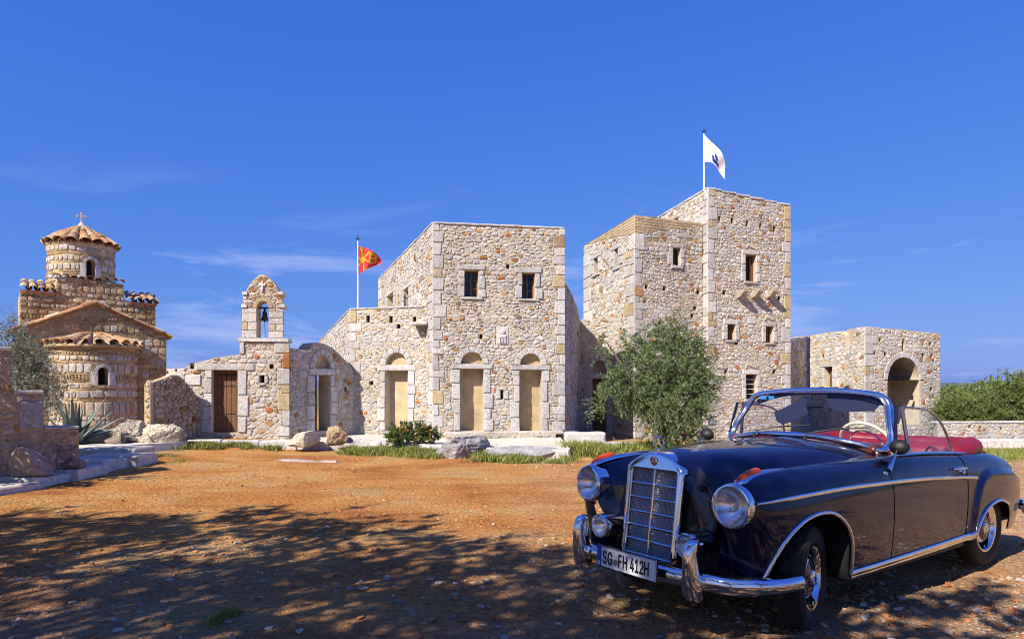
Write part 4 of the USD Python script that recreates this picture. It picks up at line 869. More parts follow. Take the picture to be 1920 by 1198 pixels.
INNER = sbox(-0.208, 0.392, 0.208, 0.972).buffer(-0.02).buffer(0.02, quad_segs=4)
def ring_solid(profiles):
    """Lofts closed outlines (y, z) at forward offsets dx from the leaning plane."""
    n = len(profiles[0][0]); v = []; f = []
    for o, dx in profiles: v += [(gx(z) + dx, y, z) for y, z in o]
    for k in range(len(profiles) - 1):
        for i in range(n):
            j = (i + 1) % n; f.append((k * n + i, k * n + j, (k + 1) * n + j, (k + 1) * n + i))
    return quads(v, f)
inner = resample(INNER); o0 = shell_outline(0.0)
sh_m = ring_solid([(o0, -0.14), (o0, -0.024), (shell_outline(0.004), -0.010), (shell_outline(0.011), 0.002), (shell_outline(0.022), 0.009), (resample(INNER.buffer(0.008)), 0.010), (inner, -0.002), (inner, -0.05)])
gr = obj('grille', sh_m, 'chrome', car, smooth=40)
mw = [(-0.205, 0.40), (0.205, 0.40), (0.205, 0.975), (-0.205, 0.975)]
def gbar(y0, z0, y1, z1, w, d=0.0): return tube([(gx(z0) + d, y0, z0), (gx(z1) + d, y1, z1)], w, 5)
obj('grille_mesh', cat([gbar(y, 0.40, y, 0.978, 0.0024, -0.025) for y in np.linspace(-0.20, 0.20, 37)] + [gbar(-0.205, z, 0.205, z, 0.0026, -0.022) for z in np.linspace(0.405, 0.975, 48)]), 'dark_chrome', gr, smooth=False, kind='stuff')
obj('grille_back', quads([(gx(z) - 0.06, y, z) for y, z in mw], [(0, 1, 2, 3)]), 'car_black', gr, smooth=False)
for z in (0.495, 0.588, 0.68, 0.775, 0.87): obj('grille_bar', gbar(-0.205, z, 0.205, z, 0.0055, -0.012), 'chrome', gr)
obj('grille_bar', gbar(-0.0, 0.40, -0.0, 0.975, 0.0055, -0.010), 'chrome', gr)
obj('grille_inner_frame', tube([(gx(z) - 0.008, y, z) for y, z in mw], 0.008, 6, closed=True), 'chrome', gr)
def star3(R, th=0.006):
    v = []; 
    for k in range(6): a = math.pi / 2 + k * math.pi / 3; r = R if k % 2 == 0 else R * 0.16; v.append((r * math.cos(a), r * math.sin(a)))
    m = extrude(Polygon(v), th); m.apply_translation([0, 0, -th / 2]); m.vertices = m.vertices[:, [2, 0, 1]]; return m
zb = 1.03
bg = obj('badge', moved(lathe([(0.0, 0.008), (0.022, 0.006), (0.026, 0.002), (0.027, -0.01)], 28, 'x'), (gx(zb) + 0.012, 0, zb)), 'visor_blue', gr, label='round dark badge with a chrome star')
obj('badge_star', moved(star3(0.021), (gx(zb) + 0.020, 0, zb)), 'chrome', bg); obj('badge_rim', tube([(gx(zb) + 0.016, 0.027 * math.cos(a), zb + 0.027 * math.sin(a)) for a in np.linspace(0, 2 * np.pi, 29)[:-1]], 0.005, 6, closed=True), 'chrome', bg)
zs = 1.148
hs = obj('hood_ornament', cat([tube([(0.545, 0.046 * math.cos(a), zs + 0.046 * math.sin(a)) for a in np.linspace(0, 2 * np.pi, 33)[:-1]], 0.0042, 8, closed=True), moved(star3(0.046, 0.008), (0.545, 0, zs)),
    moved(lathe([(0.0, 0.05), (0.008, 0.045), (0.009, 0.02), (0.02, 0.012), (0.034, 0.0), (0.036, -0.02)], 20), (0.545, 0, 1.065)), moved(bevel_box(0.10, 0.022, 0.02, 0.006), (0.53, 0, 1.075))]), 'chrome', car)
# ---- lamps
def dirm(d, up=(0, 0, 1)):
    d = np.array(d, float); d /= np.linalg.norm(d); y = np.cross(up, d); y /= np.linalg.norm(y); return np.stack([d, y, np.cross(d, y)], 1)
def lamp(name, pos, d, R, depth, paint_ring=False, mirror=False):
    RM = dirm(d)
    def pl(m): m = moved(m, R=RM); m = moved(m, pos); return m if not mirror else tm(m.vertices * [1, -1, 1], m.faces[:, ::-1])
    lp = obj(name, pl(lathe([(R * 0.90, -depth), (R * 0.99, -depth * 0.4), (R, -0.012), (R * 0.985, 0.006), (R * 0.94, 0.018), (R * 0.875, 0.02), (R * 0.845, 0.010), (R * 0.83, 0.0)], 48, 'x')), 'chrome', car, smooth=40)
    obj('reflector', pl(lathe([(0.0, -R * 0.55), (R * 0.25, -R * 0.50), (R * 0.5, -R * 0.36), (R * 0.7, -R * 0.18), (R * 0.84, 0.0)], 32, 'x')), 'lamp_silver', lp)
    obj('bulb', pl(moved(trimesh.creation.icosphere(2, R * 0.11), (-R * 0.28, 0, 0))), 'ivory', lp)
    obj('lens', pl(lathe([(0.0, R * 0.20), (R * 0.3, R * 0.185), (R * 0.55, R * 0.135), (R * 0.75, R * 0.06), (R * 0.84, 0.004)], 40, 'x')), 'lamp_glass', lp)
for mr in (False, True):
    lamp('headlight', (0.605, 0.632, 0.812), (1, 0.07, 0.03), 0.138, 0.10, mirror=mr)
    lamp('fog_light', (0.715, 0.388, 0.545), (1, 0.02, 0.0), 0.085, 0.17, mirror=mr)
def sig_m(prof):
    v = []; n = 10
    for x, zc_, hw, hh in prof: v += [(x, 0.642 + hw * math.cos(a), zc_ + max(0, math.sin(a)) * hh) for a in np.linspace(0, np.pi, n)]
    k = len(prof); ii, jj = np.meshgrid(np.arange(k - 1), np.arange(n - 1), indexing='ij')
    return quads(np.array(v), np.stack([ii * n + jj, (ii + 1) * n + jj, (ii + 1) * n + jj + 1, ii * n + jj + 1], -1).reshape(-1, 4))
crz = lambda x: top_z(x, 0.632) - 0.004
for s in (1, -1):
    def mm(m): return m if s > 0 else tm(m.vertices * [1, -1, 1], m.faces[:, ::-1])
    xf = np.concatenate([[0.575, 0.57, 0.555], np.linspace(0.53, -0.06, 24)])
    fin = obj('signal_fin', mm(sig_m([(x, crz(x), 0.044 * min(1, (0.58 - x) / 0.03 + 0.05) * np.interp(x, [-0.06, 0.2, 0.5], [0.08, 0.6, 1]), np.interp(x, [-0.06, 0.3, 0.45, 0.55, 0.58], [0.004, 0.026, 0.030, 0.024, 0.002])) for x in xf])), 'chrome', car)
    xa = np.concatenate([[0.567, 0.562, 0.55, 0.53], np.linspace(0.51, 0.36, 10), [0.35, 0.345]])
    obj('signal_lens', mm(sig_m([(x, crz(x) + 0.014, 0.027 * np.interp(x, [0.345, 0.35, 0.37, 0.53, 0.555, 0.567], [0.3, 0.75, 1, 1, 0.8, 0.15]), 0.038 * np.interp(x, [0.345, 0.352, 0.38, 0.46, 0.53, 0.567], [0.3, 0.85, 1, 0.95, 0.75, 0.1])) for x in xa])), 'amber', fin)
# ---- bumper, guards, plate
bp = [(0.30, 0.895), (0.40, 0.885), (0.50, 0.845), (0.60, 0.765), (0.68, 0.66), (0.745, 0.50), (0.79, 0.32), (0.81, 0.15), (0.815, 0)]
bp = np.array(bp + [(x, -y) for x, y in bp[-2::-1]]); dd = np.concatenate([[0], np.cumsum(np.linalg.norm(np.diff(bp, axis=0), axis=1))]); tt = np.linspace(0, dd[-1], 90)
bc_ = np.column_stack([CubicSpline(dd, bp[:, 0])(tt), CubicSpline(dd, bp[:, 1])(tt)])
tn = np.gradient(bc_, axis=0); tn /= np.linalg.norm(tn, axis=1, keepdims=True); on = np.column_stack([tn[:, 1], -tn[:, 0]]); on *= np.sign(on[len(on) // 2, 0])
pf = np.array([(-0.03, -0.052), (-0.008, -0.054), (0.012, -0.044), (0.024, -0.022), (0.026, 0.004), (0.022, 0.028), (0.008, 0.045), (-0.014, 0.053), (-0.034, 0.050)])
zb_ = np.interp(np.abs(bc_[:, 1]), [0, 0.5, 0.7, 0.9], [0.358, 0.356, 0.350, 0.368])
bv = np.stack([np.column_stack([bc_ + on * a, zb_ + b * (1 - 0.12 * (np.abs(bc_[:, 1]) > 0.8))]) for a, b in pf], 1); nb, npf = bv.shape[:2]
ii, jj = np.meshgrid(np.arange(nb - 1), np.arange(npf - 1), indexing='ij')
bumper = obj('front_bumper', quads(bv.reshape(-1, 3), np.stack([ii * npf + jj, (ii + 1) * npf + jj, (ii + 1) * npf + jj + 1, ii * npf + jj + 1], -1).reshape(-1, 4)), 'chrome', car, smooth=True)
def guard():
    st = [(0.245, 0.80, 0.030, 0.03), (0.258, 0.845, 0.046, 0.052), (0.29, 0.865, 0.056, 0.066), (0.36, 0.875, 0.058, 0.07), (0.42, 0.878, 0.050, 0.064), (0.48, 0.880, 0.042, 0.056), (0.54, 0.876, 0.038, 0.048), (0.59, 0.860, 0.036, 0.046), (0.612, 0.838, 0.030, 0.04), (0.618, 0.81, 0.018, 0.02)]
    v = []; n = 16
    for z, xf_, hw, dp in st:
        for a in np.linspace(0, 2 * np.pi, n, endpoint=False): v.append((xf_ - dp + dp * math.copysign(abs(math.cos(a)) ** 0.8, math.cos(a)), hw * math.copysign(abs(math.sin(a)) ** 0.8, math.sin(a)), z))
    f = [(k * n + i, k * n + (i + 1) % n, (k + 1) * n + (i + 1) % n, (k + 1) * n + i) for k in range(len(st) - 1) for i in range(n)]
    m = quads(v, f); return m
for y in (0.505, -0.485): obj('bumper_guard', moved(guard(), (0, y, 0)), 'chrome', bumper, smooth=50)
for y in (0.4, -0.4): obj('bumper_bracket', bx(0.45, 0.79, y - 0.02, y + 0.02, 0.33, 0.38), 'car_black', bumper, smooth=False)
PX, PY, PZ = 0.868, 0.013, 0.388
pl_ = lambda m: moved(m, R=dirm((1, 0, 0.04)), t=(PX, PY, PZ))
def plate_box(w, h, d, b=0.004): return pl_(moved(bevel_box(d, w, h, b), (0, 0, 0)))
pt = obj('number_plate', plate_box(0.545, 0.152, 0.012), 'plate_black', car, smooth=False, label='white German number plate SG FH 412H')
obj('plate_face', pl_(moved(bevel_box(0.006, 0.530, 0.137, 0.002), (0.0065, 0, 0))), 'plate_white', pt, smooth=False)
obj('plate_rim', pl_(tube([(0.010, y, z) for y, z in ((-0.262, -0.066), (0.262, -0.066), (0.262, 0.066), (-0.262, 0.066))], 0.0022, 6, closed=True)), 'plate_black', pt)
obj('plate_band', pl_(moved(bevel_box(0.003, 0.042, 0.132, 0.001), (0.0105, -0.242, 0))), 'plate_blue', pt, smooth=False)
def txt(s, h, sx, y, z, d=0.003):
    m = meshkit.text_mesh(s, h, 0.003, bold=True); v = m.vertices.copy(); v[:, 0] -= v[:, 0].min(); w = v[:, 0].max() * sx
    m = tm(np.column_stack([v[:, 2] + 0.011, y + v[:, 0] * sx, z - h / 2 + v[:, 1] - 0]), m.faces); return pl_(m), w
y = -0.207
for ch in 'SG':
    m, w = txt(ch, 0.082, 0.58, y, 0); obj('letter', m, 'plate_black', pt, smooth=False); y += w + 0.010
obj('seal', pl_(moved(lathe([(0.0, 0.003), (0.019, 0.003), (0.02, 0)], 20, 'x'), (0.010, y + 0.019, -0.016))), 'seal_grey', pt); obj('seal', pl_(moved(lathe([(0.0, 0.0035), (0.011, 0.003), (0.012, 0)], 16, 'x'), (0.010, y + 0.019, 0.030))), 'plate_white', pt)
y += 0.046
for ch in 'FH': m, w = txt(ch, 0.082, 0.58, y, 0); obj('letter', m, 'plate_black', pt, smooth=False); y += w + 0.010
y += 0.014
for ch in '412H': m, w = txt(ch, 0.082, 0.56, y, 0); obj('digit' if ch != 'H' else 'letter', m, 'plate_black', pt, smooth=False); y += w + 0.008
m, w = txt('D', 0.024, 0.8, -0.250, -0.045); obj('country_letter', m, 'plate_white', pt, smooth=False)
# ---- wheels
def wheel(x, y, steer=0.0):
    s = 1 if y > 0 else -1
    def place(m): m = m if s > 0 else tm(m.vertices * [1, -1, 1], m.faces[:, ::-1]); return moved(moved(m, rz=steer), (x, y, 0.325))
    w = obj('wheel', place(lathe([(0.10, -0.04), (0.17, -0.03), (0.185, 0.012), (0.188, 0.045), (0.195, 0.058), (0.205, 0.055), (0.205, -0.06)], 48, 'y')), 'car_paint', car, smooth=35)
    obj('tyre', place(lathe([(0.20, -0.07), (0.235, -0.086), (0.285, -0.088), (0.315, -0.074), (0.325, -0.05), (0.327, 0.0), (0.325, 0.05), (0.316, 0.070), (0.29, 0.084), (0.272, 0.0855), (0.268, 0.0835), (0.235, 0.080), (0.205, 0.066), (0.20, 0.05)], 64, 'y')), 'rubber', w)
    tr = []
    for k in range(40):
        a = 2 * np.pi * k / 40
        for yy in (-0.032, 0.0, 0.032): q = moved(bevel_box(0.03, 0.022, 0.012, 0.003), (0, yy, 0.3275)); c_, s_ = math.cos(a), math.sin(a); tr.append(moved(q, R=[[c_, 0, s_], [0, 1, 0], [-s_, 0, c_]]))
    obj('tread', place(cat(tr)), 'rubber', w, smooth=False, kind='stuff')
    obj('trim_ring', place(lathe([(0.178, 0.035), (0.186, 0.056), (0.197, 0.068), (0.212, 0.070), (0.216, 0.064)], 56, 'y')), 'chrome', w)
    obj('hubcap', place(lathe([(0.0, 0.082), (0.03, 0.081), (0.045, 0.074), (0.05, 0.066), (0.085, 0.062), (0.12, 0.052), (0.138, 0.036), (0.14, 0.015)], 48, 'y')), 'chrome', w)
    obj('hub_ring', place(lathe([(0.055, 0.0665), (0.07, 0.0665), (0.105, 0.0595), (0.118, 0.0545)], 48, 'y')), 'car_paint', w)
    st_ = star3(0.042, 0.006); st_ = moved(st_, R=[[0, 1, 0], [1, 0, 0], [0, 0, 1]]); obj('hub_star', place(moved(st_, (0, 0.082, 0))), 'chrome', w, smooth=False)
wheel(0.0, 0.715, math.radians(17)); wheel(0.0, -0.715, math.radians(15)); wheel(-2.70, 0.715); wheel(-2.70, -0.715)
# ---- windscreen
LO = [(-0.985, 0, 1.145), (-1.00, .25, 1.14), (-1.04, .45, 1.112), (-1.10, .61, 1.072), (-1.145, .685, 1.055)]
HI = [(-1.345, .615, 1.395), (-1.352, .575, 1.445), (-1.362, .48, 1.474), (-1.372, .25, 1.498), (-1.376, 0, 1.505)]
PIL = [(-1.185, .704, 1.09), (-1.25, .682, 1.21), (-1.31, .645, 1.32)]
half = np.array(LO + PIL + HI); loop = np.vstack([half, (half * [1, -1, 1])[-2:0:-1]])
d_ = np.concatenate([[0], np.cumsum(np.linalg.norm(np.diff(np.vstack([loop, loop[:1]]), axis=0), axis=1))])
cs = CubicSpline(d_, np.vstack([loop, loop[:1]]), bc_type='periodic'); lp_ = cs(np.linspace(0, d_[-1], 121)[:-1])
wsf = obj('windscreen_frame', tube(lp_, 0.022, 10, closed=True, flat=(1.0, 1.0)), 'chrome', car)
cen = lp_.mean(0); ins = lp_ + (cen - lp_) / np.linalg.norm(lp_ - cen, axis=1, keepdims=True) * 0.026
obj('windscreen_trim', tube(ins + [0.012, 0, 0.002], 0.008, 8, closed=True), 'chrome', wsf)
obj('windscreen_seal', tube(ins + [-0.002, 0, 0], 0.011, 8, closed=True), 'rubber', wsf)
n_ = 24; lo_c = CubicSpline([p[1] for p in LO], np.array(LO)[:, [0, 2]]); hi_c = CubicSpline([p[1] for p in HI[::-1]], np.array(HI[::-1])[:, [0, 2]])
gv = []
for a in np.linspace(-1, 1, 33):
    yl, yh = 0.672 * a, 0.60 * a; L0 = lo_c(abs(yl)); H0 = hi_c(abs(yh))
    for b in np.linspace(0, 1, 7): gv.append(((1 - b) * L0[0] + b * H0[0] + 0.018 * math.sin(math.pi * b), (1 - b) * yl + b * yh, (1 - b) * L0[1] + b * H0[1]))
ii, jj = np.meshgrid(np.arange(32), np.arange(6), indexing='ij')
obj('windscreen_glass', quads(gv, np.stack([ii * 7 + jj, (ii + 1) * 7 + jj, (ii + 1) * 7 + jj + 1, ii * 7 + jj + 1], -1).reshape(-1, 4)), 'car_glass', wsf, smooth=True)
obj('header_rail', tube([(-1.40, y, 1.488 - 0.09 * abs(y / 0.56) ** 2.4) for y in np.linspace(-0.56, 0.56, 25)], 0.022, 8, flat=(1.4, 1)), 'visor_blue', wsf)
for y0_, y1_, tilt in ((0.10, 0.50, 0.0), (-0.10, -0.42, 1.0)):
    pp_ = np.array([(0, 0), (1, 0.02), (1.02, 0.55), (0.92, 0.9), (0.5, 1.0), (0.12, 0.92), (0, 0.6)]); v = []
    q = Polygon([(a * abs(y1_ - y0_), -b * 0.125) for a, b in pp_]).buffer(0.02).buffer(-0.01)
    m = extrude(q, 0.014); v = m.vertices; m = tm(np.column_stack([v[:, 2], np.sign(y0_) * v[:, 0], v[:, 1]]), m.faces)
    if tilt: m = moved(m, R=trimesh.transformations.rotation_matrix(math.radians(24), [1, 0, 0])[:3, :3]); m = moved(m, (0, 0, -0.03))
    obj('sun_visor', moved(m, (-1.41, y0_, 1.462)), 'visor_blue', car, smooth=30)
mr_ = obj('rear_view_mirror', cat([moved(bevel_box(0.03, 0.16, 0.06, 0.014), (-1.36, 0.0, 1.385))]), 'dark_metal', car); obj('mirror_stem', tube([(-1.36, 0.0, 1.41), (-1.38, 0.0, 1.485)], 0.006, 6), 'dark_metal', mr_)
for y0_ in (0.16, -0.30):
    x0_ = -1.0; wp = obj('wiper', cat([tube([(-0.955, y0_, 1.118), (-0.975, y0_, 1.165), (-1.05, y0_ + 0.26, 1.215)], 0.005, 6), tube([(-1.0, y0_ + 0.05, 1.178), (-1.05, y0_ + 0.22, 1.205), (-1.10, y0_ + 0.42, 1.225)] , 0.006, 6), moved(lathe([(0.0, 0.03), (0.012, 0.025), (0.014, -0.01)], 10), (-0.955, y0_, 1.12))]), 'car_black', car)
for k, (y, ) in enumerate(((-0.47,), (-0.39,))): obj('sticker', moved(bevel_box(0.003, 0.055, 0.03, 0.001), (-1.335 - 0.0, y, 1.435), R=None), 'sticker', wsf, smooth=False)
# ---- side glass
for s in (1, -1):
    f_ = lambda p: np.array(p) * [1, s, 1]
    vf = [(-1.19, .735, 1.035), (-1.225, .720, 1.20), (-1.275, .70, 1.385), (-1.36, .70, 1.388), (-1.375, .72, 1.21), (-1.385, .745, 1.03)]
    v_ = obj('quarter_window', tube(f_(vf), 0.013, 8), 'car_paint', car); obj('quarter_post', tube(f_([vf[3], vf[4], vf[5]]), 0.015, 8), 'dark_chrome', v_)
    obj('quarter_glass', tm(f_([vf[0], vf[1], vf[2], vf[3], vf[4], vf[5]]), [(0, 1, 4), (0, 4, 5), (1, 2, 3), (1, 3, 4)]), 'car_glass', v_, smooth=False)
    gf = CubicSpline(np.arange(6), np.array([(-1.37, .70, 1.372), (-1.62, .70, 1.362), (-1.84, .705, 1.325), (-1.985, .715, 1.245), (-2.06, .735, 1.13), (-2.13, .755, 1.00)]))(np.linspace(0, 5, 26))
    w_ = obj('door_window', tube(f_(gf), 0.009, 8), 'dark_chrome', car)
    base = np.column_stack([gf[:, 0], np.full(26, .752), np.full(26, 1.0)]); vv = np.vstack([gf, base]); ff_ = [(i, i + 1, 27 + i, 26 + i) for i in range(25)]
    obj('window_glass', quads(f_(vv), ff_), 'car_glass', w_, smooth=True)
# ---- interior
obj('dashboard', cat([moved(bevel_box(0.16, 1.34, 0.16, 0.03), (-1.17, 0, 1.015)), moved(bevel_box(0.10, 1.30, 0.10, 0.03), (-1.12, 0, 1.06))]), 'dash_wood', car, smooth=40)
obj('dash_pad', tube([(-1.13, y, 1.105 - 0.03 * (abs(y) / 0.6) ** 2) for y in np.linspace(-0.64, 0.64, 17)], 0.03, 8, flat=(1.6, 0.7)), 'red_leather', car)
tl = math.radians(58); swc = np.array((-1.49, 0.37, 1.07)); ax1, ax2 = np.array((0, 1, 0)), np.array((math.cos(tl), 0, math.sin(tl)))
ring = np.array([swc + 0.205 * (math.cos(a) * ax1 + math.sin(a) * ax2) for a in np.linspace(0, 2 * np.pi, 41)[:-1]])
sw = obj('steering_wheel', tube(ring, 0.0135, 10, closed=True), 'ivory', car)
hr = np.array([swc + 0.13 * (math.cos(a) * ax1 + math.sin(a) * ax2) for a in np.linspace(0, 2 * np.pi, 29)[:-1]]); obj('horn_ring', tube(hr, 0.006, 6, closed=True), 'chrome', sw)
hub = swc + np.array((math.sin(tl), 0, -math.cos(tl))) * 0.05
obj('spoke', cat([tube([hub, swc + 0.2 * ax1], 0.011, 6), tube([hub, swc - 0.2 * ax1], 0.011, 6)]), 'ivory', sw); obj('column', tube([hub, hub + np.array((math.sin(tl), 0, -math.cos(tl))) * 0.4], 0.025, 8), 'ivory', sw)
def cushion(w, d, h, t=(0, 0, 0), ry=0.0, b=0.05):
    m = bevel_box(d, w, h, b); m = m.subdivide().subdivide(); m = trimesh.smoothing.filter_taubin(m, iterations=6)
    if ry: c_, s_ = math.cos(ry), math.sin(ry); m = moved(m, R=[[c_, 0, s_], [0, 1, 0], [-s_, 0, c_]])
    return moved(m, t)
for y in (0.36, -0.36):
    st_ = obj('front_seat', cushion(0.64, 0.56, 0.20, (-1.70, y, 0.62)), 'red_leather', car, smooth=True); obj('seat_back', cushion(0.62, 0.16, 0.50, (-2.02, y, 0.80), -0.22), 'red_leather', st_, smooth=True)
rs = obj('rear_seat', cushion(1.2, 0.45, 0.2, (-2.38, 0, 0.64)), 'red_leather', car, smooth=True); obj('seat_back', cushion(1.24, 0.16, 0.42, (-2.66, 0, 0.82), -0.25), 'red_leather', rs, smooth=True)
both('door_panel', lambda: cat([bx(-2.2, -1.2, 0.70, 0.74, 0.35, 0.985), bx(-2.85, -2.2, 0.68, 0.73, 0.35, 0.965)]), 'red_leather', smooth=False)
hp_ = np.array([(-2.24, .675, .955), (-2.45, .67, .975), (-2.68, .655, .995), (-2.86, .59, 1.005), (-2.96, .44, .995), (-3.0, .22, .985), (-3.01, 0, .985)]); hp_ = np.vstack([hp_, (hp_ * [1, -1, 1])[-2::-1]])
hd = np.concatenate([[0], np.cumsum(np.linalg.norm(np.diff(hp_, axis=0), axis=1))]); hc = CubicSpline(hd, hp_)(np.linspace(0, hd[-1], 70)); ss_ = np.linspace(0, 1, 70)
rad = 0.080 * np.minimum(1, np.minimum(ss_, 1 - ss_) / 0.07 + 0.45) * (1 + 0.05 * np.sin(ss_ * 60) + 0.03 * np.sin(ss_ * 131))
obj('folded_top', tube(hc, rad, 16, flat=(1.15, 0.95)), 'red_leather', car)
# ---- door furniture, mirrors
both('door_handle', lambda: cat([tube([(-1.84, side_y(-1.84, .89) + 0.012, .892), (-1.88, side_y(-1.88, .89) + 0.034, .894), (-1.98, side_y(-1.98, .89) + 0.036, .890), (-2.05, side_y(-2.05, .89) + 0.030, .884)], [0.010, 0.011, 0.011, 0.008], 8), moved(lathe([(0.0, 0.035), (0.016, 0.03), (0.018, 0.0)], 16, 'y'), (-1.99, side_y(-1.99, .865), .862))]))
both('hinge', lambda: moved(trimesh.creation.icosphere(2, 0.018), (-0.80, side_y(-0.8, .93), .93)))
for s in (1, -1):
    mb = np.array((-1.02, s * 0.84, 1.10)); 
    sm = obj('side_mirror', moved(moved(lathe([(0.0, 0.05), (0.03, 0.046), (0.055, 0.03), (0.068, 0.005), (0.07, -0.01), (0.062, -0.013), (0.0, -0.012)], 24, 'x'), R=np.diag([1, 1.0, 0.78])), mb), 'car_black', car)
    obj('mirror_arm', tube([mb + (0.03, 0, -0.02), (-0.90, s * 0.855, 1.0), (-0.86, s * 0.845, 0.95)], [0.006, 0.009, 0.02], 8), 'chrome', sm)
both('rear_marker', lambda: moved(bevel_box(0.09, 0.012, 0.014, 0.004), (-3.34, side_y(-3.34, .76) + 0.012, .76)))
rb = [(-3.45, 0.83), (-3.62, 0.80), (-3.76, 0.68), (-3.83, 0.4), (-3.85, 0), ]; rb = np.array(rb + [(x, -y) for x, y in rb[-2::-1]])
obj('rear_bumper', tube(np.column_stack([rb, np.full(len(rb), 0.41)]), 0.05, 10, flat=(0.6, 1.0)), 'chrome', car)
# ------------------------------------------------------------------ chapel: apse, gabled nave, cross block, drum with a tiled dome
CH, CR = np.array((-12.17, 20.1)), math.atan2(0.595, 0.803)
ce, cb = np.array((0.803, 0.595)), np.array((-0.595, 0.803))                # to its right, to its back
def cw(x, y, z): q = CH + ce * x + cb * y; return np.array((q[0], q[1], z))
def cwm(m): v = m.vertices; o = np.empty_like(v); o[:, :2] = CH + v[:, :1] * ce + v[:, 1:2] * cb; o[:, 2] = v[:, 2]; return tm(o, m.faces)
chp = Stones('chapel', 'small brick-banded stone chapel with a round apse and a tiled dome under a cross', 'chapel', (*CH, 0.3))
crng = np.random.default_rng(77)
GREY = [np.array(t) for t in ((0.52, 0.49, 0.45), (0.45, 0.42, 0.39), (0.54, 0.48, 0.40), (0.38, 0.36, 0.35), (0.50, 0.41, 0.29))]
BRK = [np.array(t) for t in ((0.42, 0.28, 0.17), (0.47, 0.33, 0.205), (0.37, 0.23, 0.135), (0.49, 0.37, 0.25), (0.31, 0.19, 0.115))]
TAN = [np.array(t) for t in ((0.42, 0.335, 0.21), (0.38, 0.29, 0.18), (0.46, 0.385, 0.26), (0.44, 0.42, 0.39), (0.34, 0.25, 0.15))]
def courses(region, tf, rows, rng, hold=chp, holes=None, p=0.028, view=1.0, pal=GREY):
    """rows: (height, kind) from the bottom of region up; each piece is a stone, a brick or a tooth."""
    x0, z0, x1, z1 = region.bounds; z = z0; pp = region if holes is None else region.difference(holes); pr = shapely.prepared.prep(pp)
    for h, kind in rows:
        if z > z1: break
        x = x0 - rng.uniform(0, 0.15)
        while x < x1:
            w = {'s': rng.uniform(0.16, 0.36), 't': rng.uniform(0.16, 0.26), 'b': rng.uniform(0.18, 0.34), 'd': 0.085, 'r': rng.uniform(0.10, 0.26)}[kind]
            if kind == 'd':
                q = Polygon([(x + 0.004, z + 0.005), (x + w - 0.02, z + 0.005), (x + w - 0.03, z + h - 0.005), (x + 0.02, z + h - 0.005)])
            else:
                g = 0.011 if kind in 'str' else 0.007
                dz = rng.uniform(-0.012, 0.012) if kind in 'sr' else 0
                q = sbox(x + g, z + g + dz, x + w - g, z + h - g + dz)
                if kind in 'str': q = q.buffer(-min(0.04, h * 0.25)).buffer(min(0.04, h * 0.25), quad_segs=2)
            x += w
            cx_ = x - w / 2; q = affinity.translate(q, 0, 0.022 * math.sin(cx_ * 2.1 + z * 5) * 0.6 + rng.normal(0, 0.004))
            if kind == 'b' and rng.random() < 0.12: continue
            if not pr.intersects(q): continue
            q = q.intersection(pp)
            for g_ in getattr(q, 'geoms', [q]):
                if g_.geom_type != 'Polygon' or g_.area < 0.0012: continue
                if kind == 'b' or kind == 'd': t = BRK[rng.integers(5)] * np.array((0.97, 1.02, 0.92)) * rng.uniform(0.85, 1.15)
                else: t = (pal[rng.integers(5)] if rng.random() > 0.16 else BRK[rng.integers(5)] * 1.05) * rng.uniform(0.88, 1.12)
                m = stone_mesh(g_, {'b': 0.016, 'd': 0.03}.get(kind, p) * rng.uniform(0.7, 1.25), rng, 0.5 if kind in 'bd' else 0.1, 0.12 if kind in 'bd' else 0.2)
                hold.rubble.append((tf(m), t, g_.area * view))
        z += h
def bend(cx, cy, R):
    def f(m):
        v = m.vertices; a = v[:, 0] / R; r = R + v[:, 2]
        return cwm(tm(np.column_stack([cx + r * np.sin(a), cy - r * np.cos(a), v[:, 1]]), m.faces))
    return f
def flat(y, x0=0.0):
    return lambda m: cwm(tm(np.column_stack([m.vertices[:, 0] + x0, y - m.vertices[:, 2], m.vertices[:, 1]]), m.faces))
def arch_poly(s, z0, z1, w): r = w / 2; return unary_union([sbox(s - r, z0, s + r, z1 - r), Point(s, z1 - r).buffer(r, quad_segs=8)])
def curved_core(tf, region, thick, mt, hole=None):
    reg = region if hole is None else region.difference(hole); x0, _, x1, _ = region.bounds; ms = []
    xe = np.arange(x0, x1 + 0.1, 0.1)
    for a, b in zip(xe[:-1], xe[1:]):
        q = reg.intersection(sbox(a, -9, b, 99))
        if q.is_empty: continue
        m = extrude(q, thick)
        if m is not None: m.vertices = m.vertices - [0, 0, thick]; ms.append(tf(m))
    chp.core.append((cat(ms), mt, 'wall_core'))
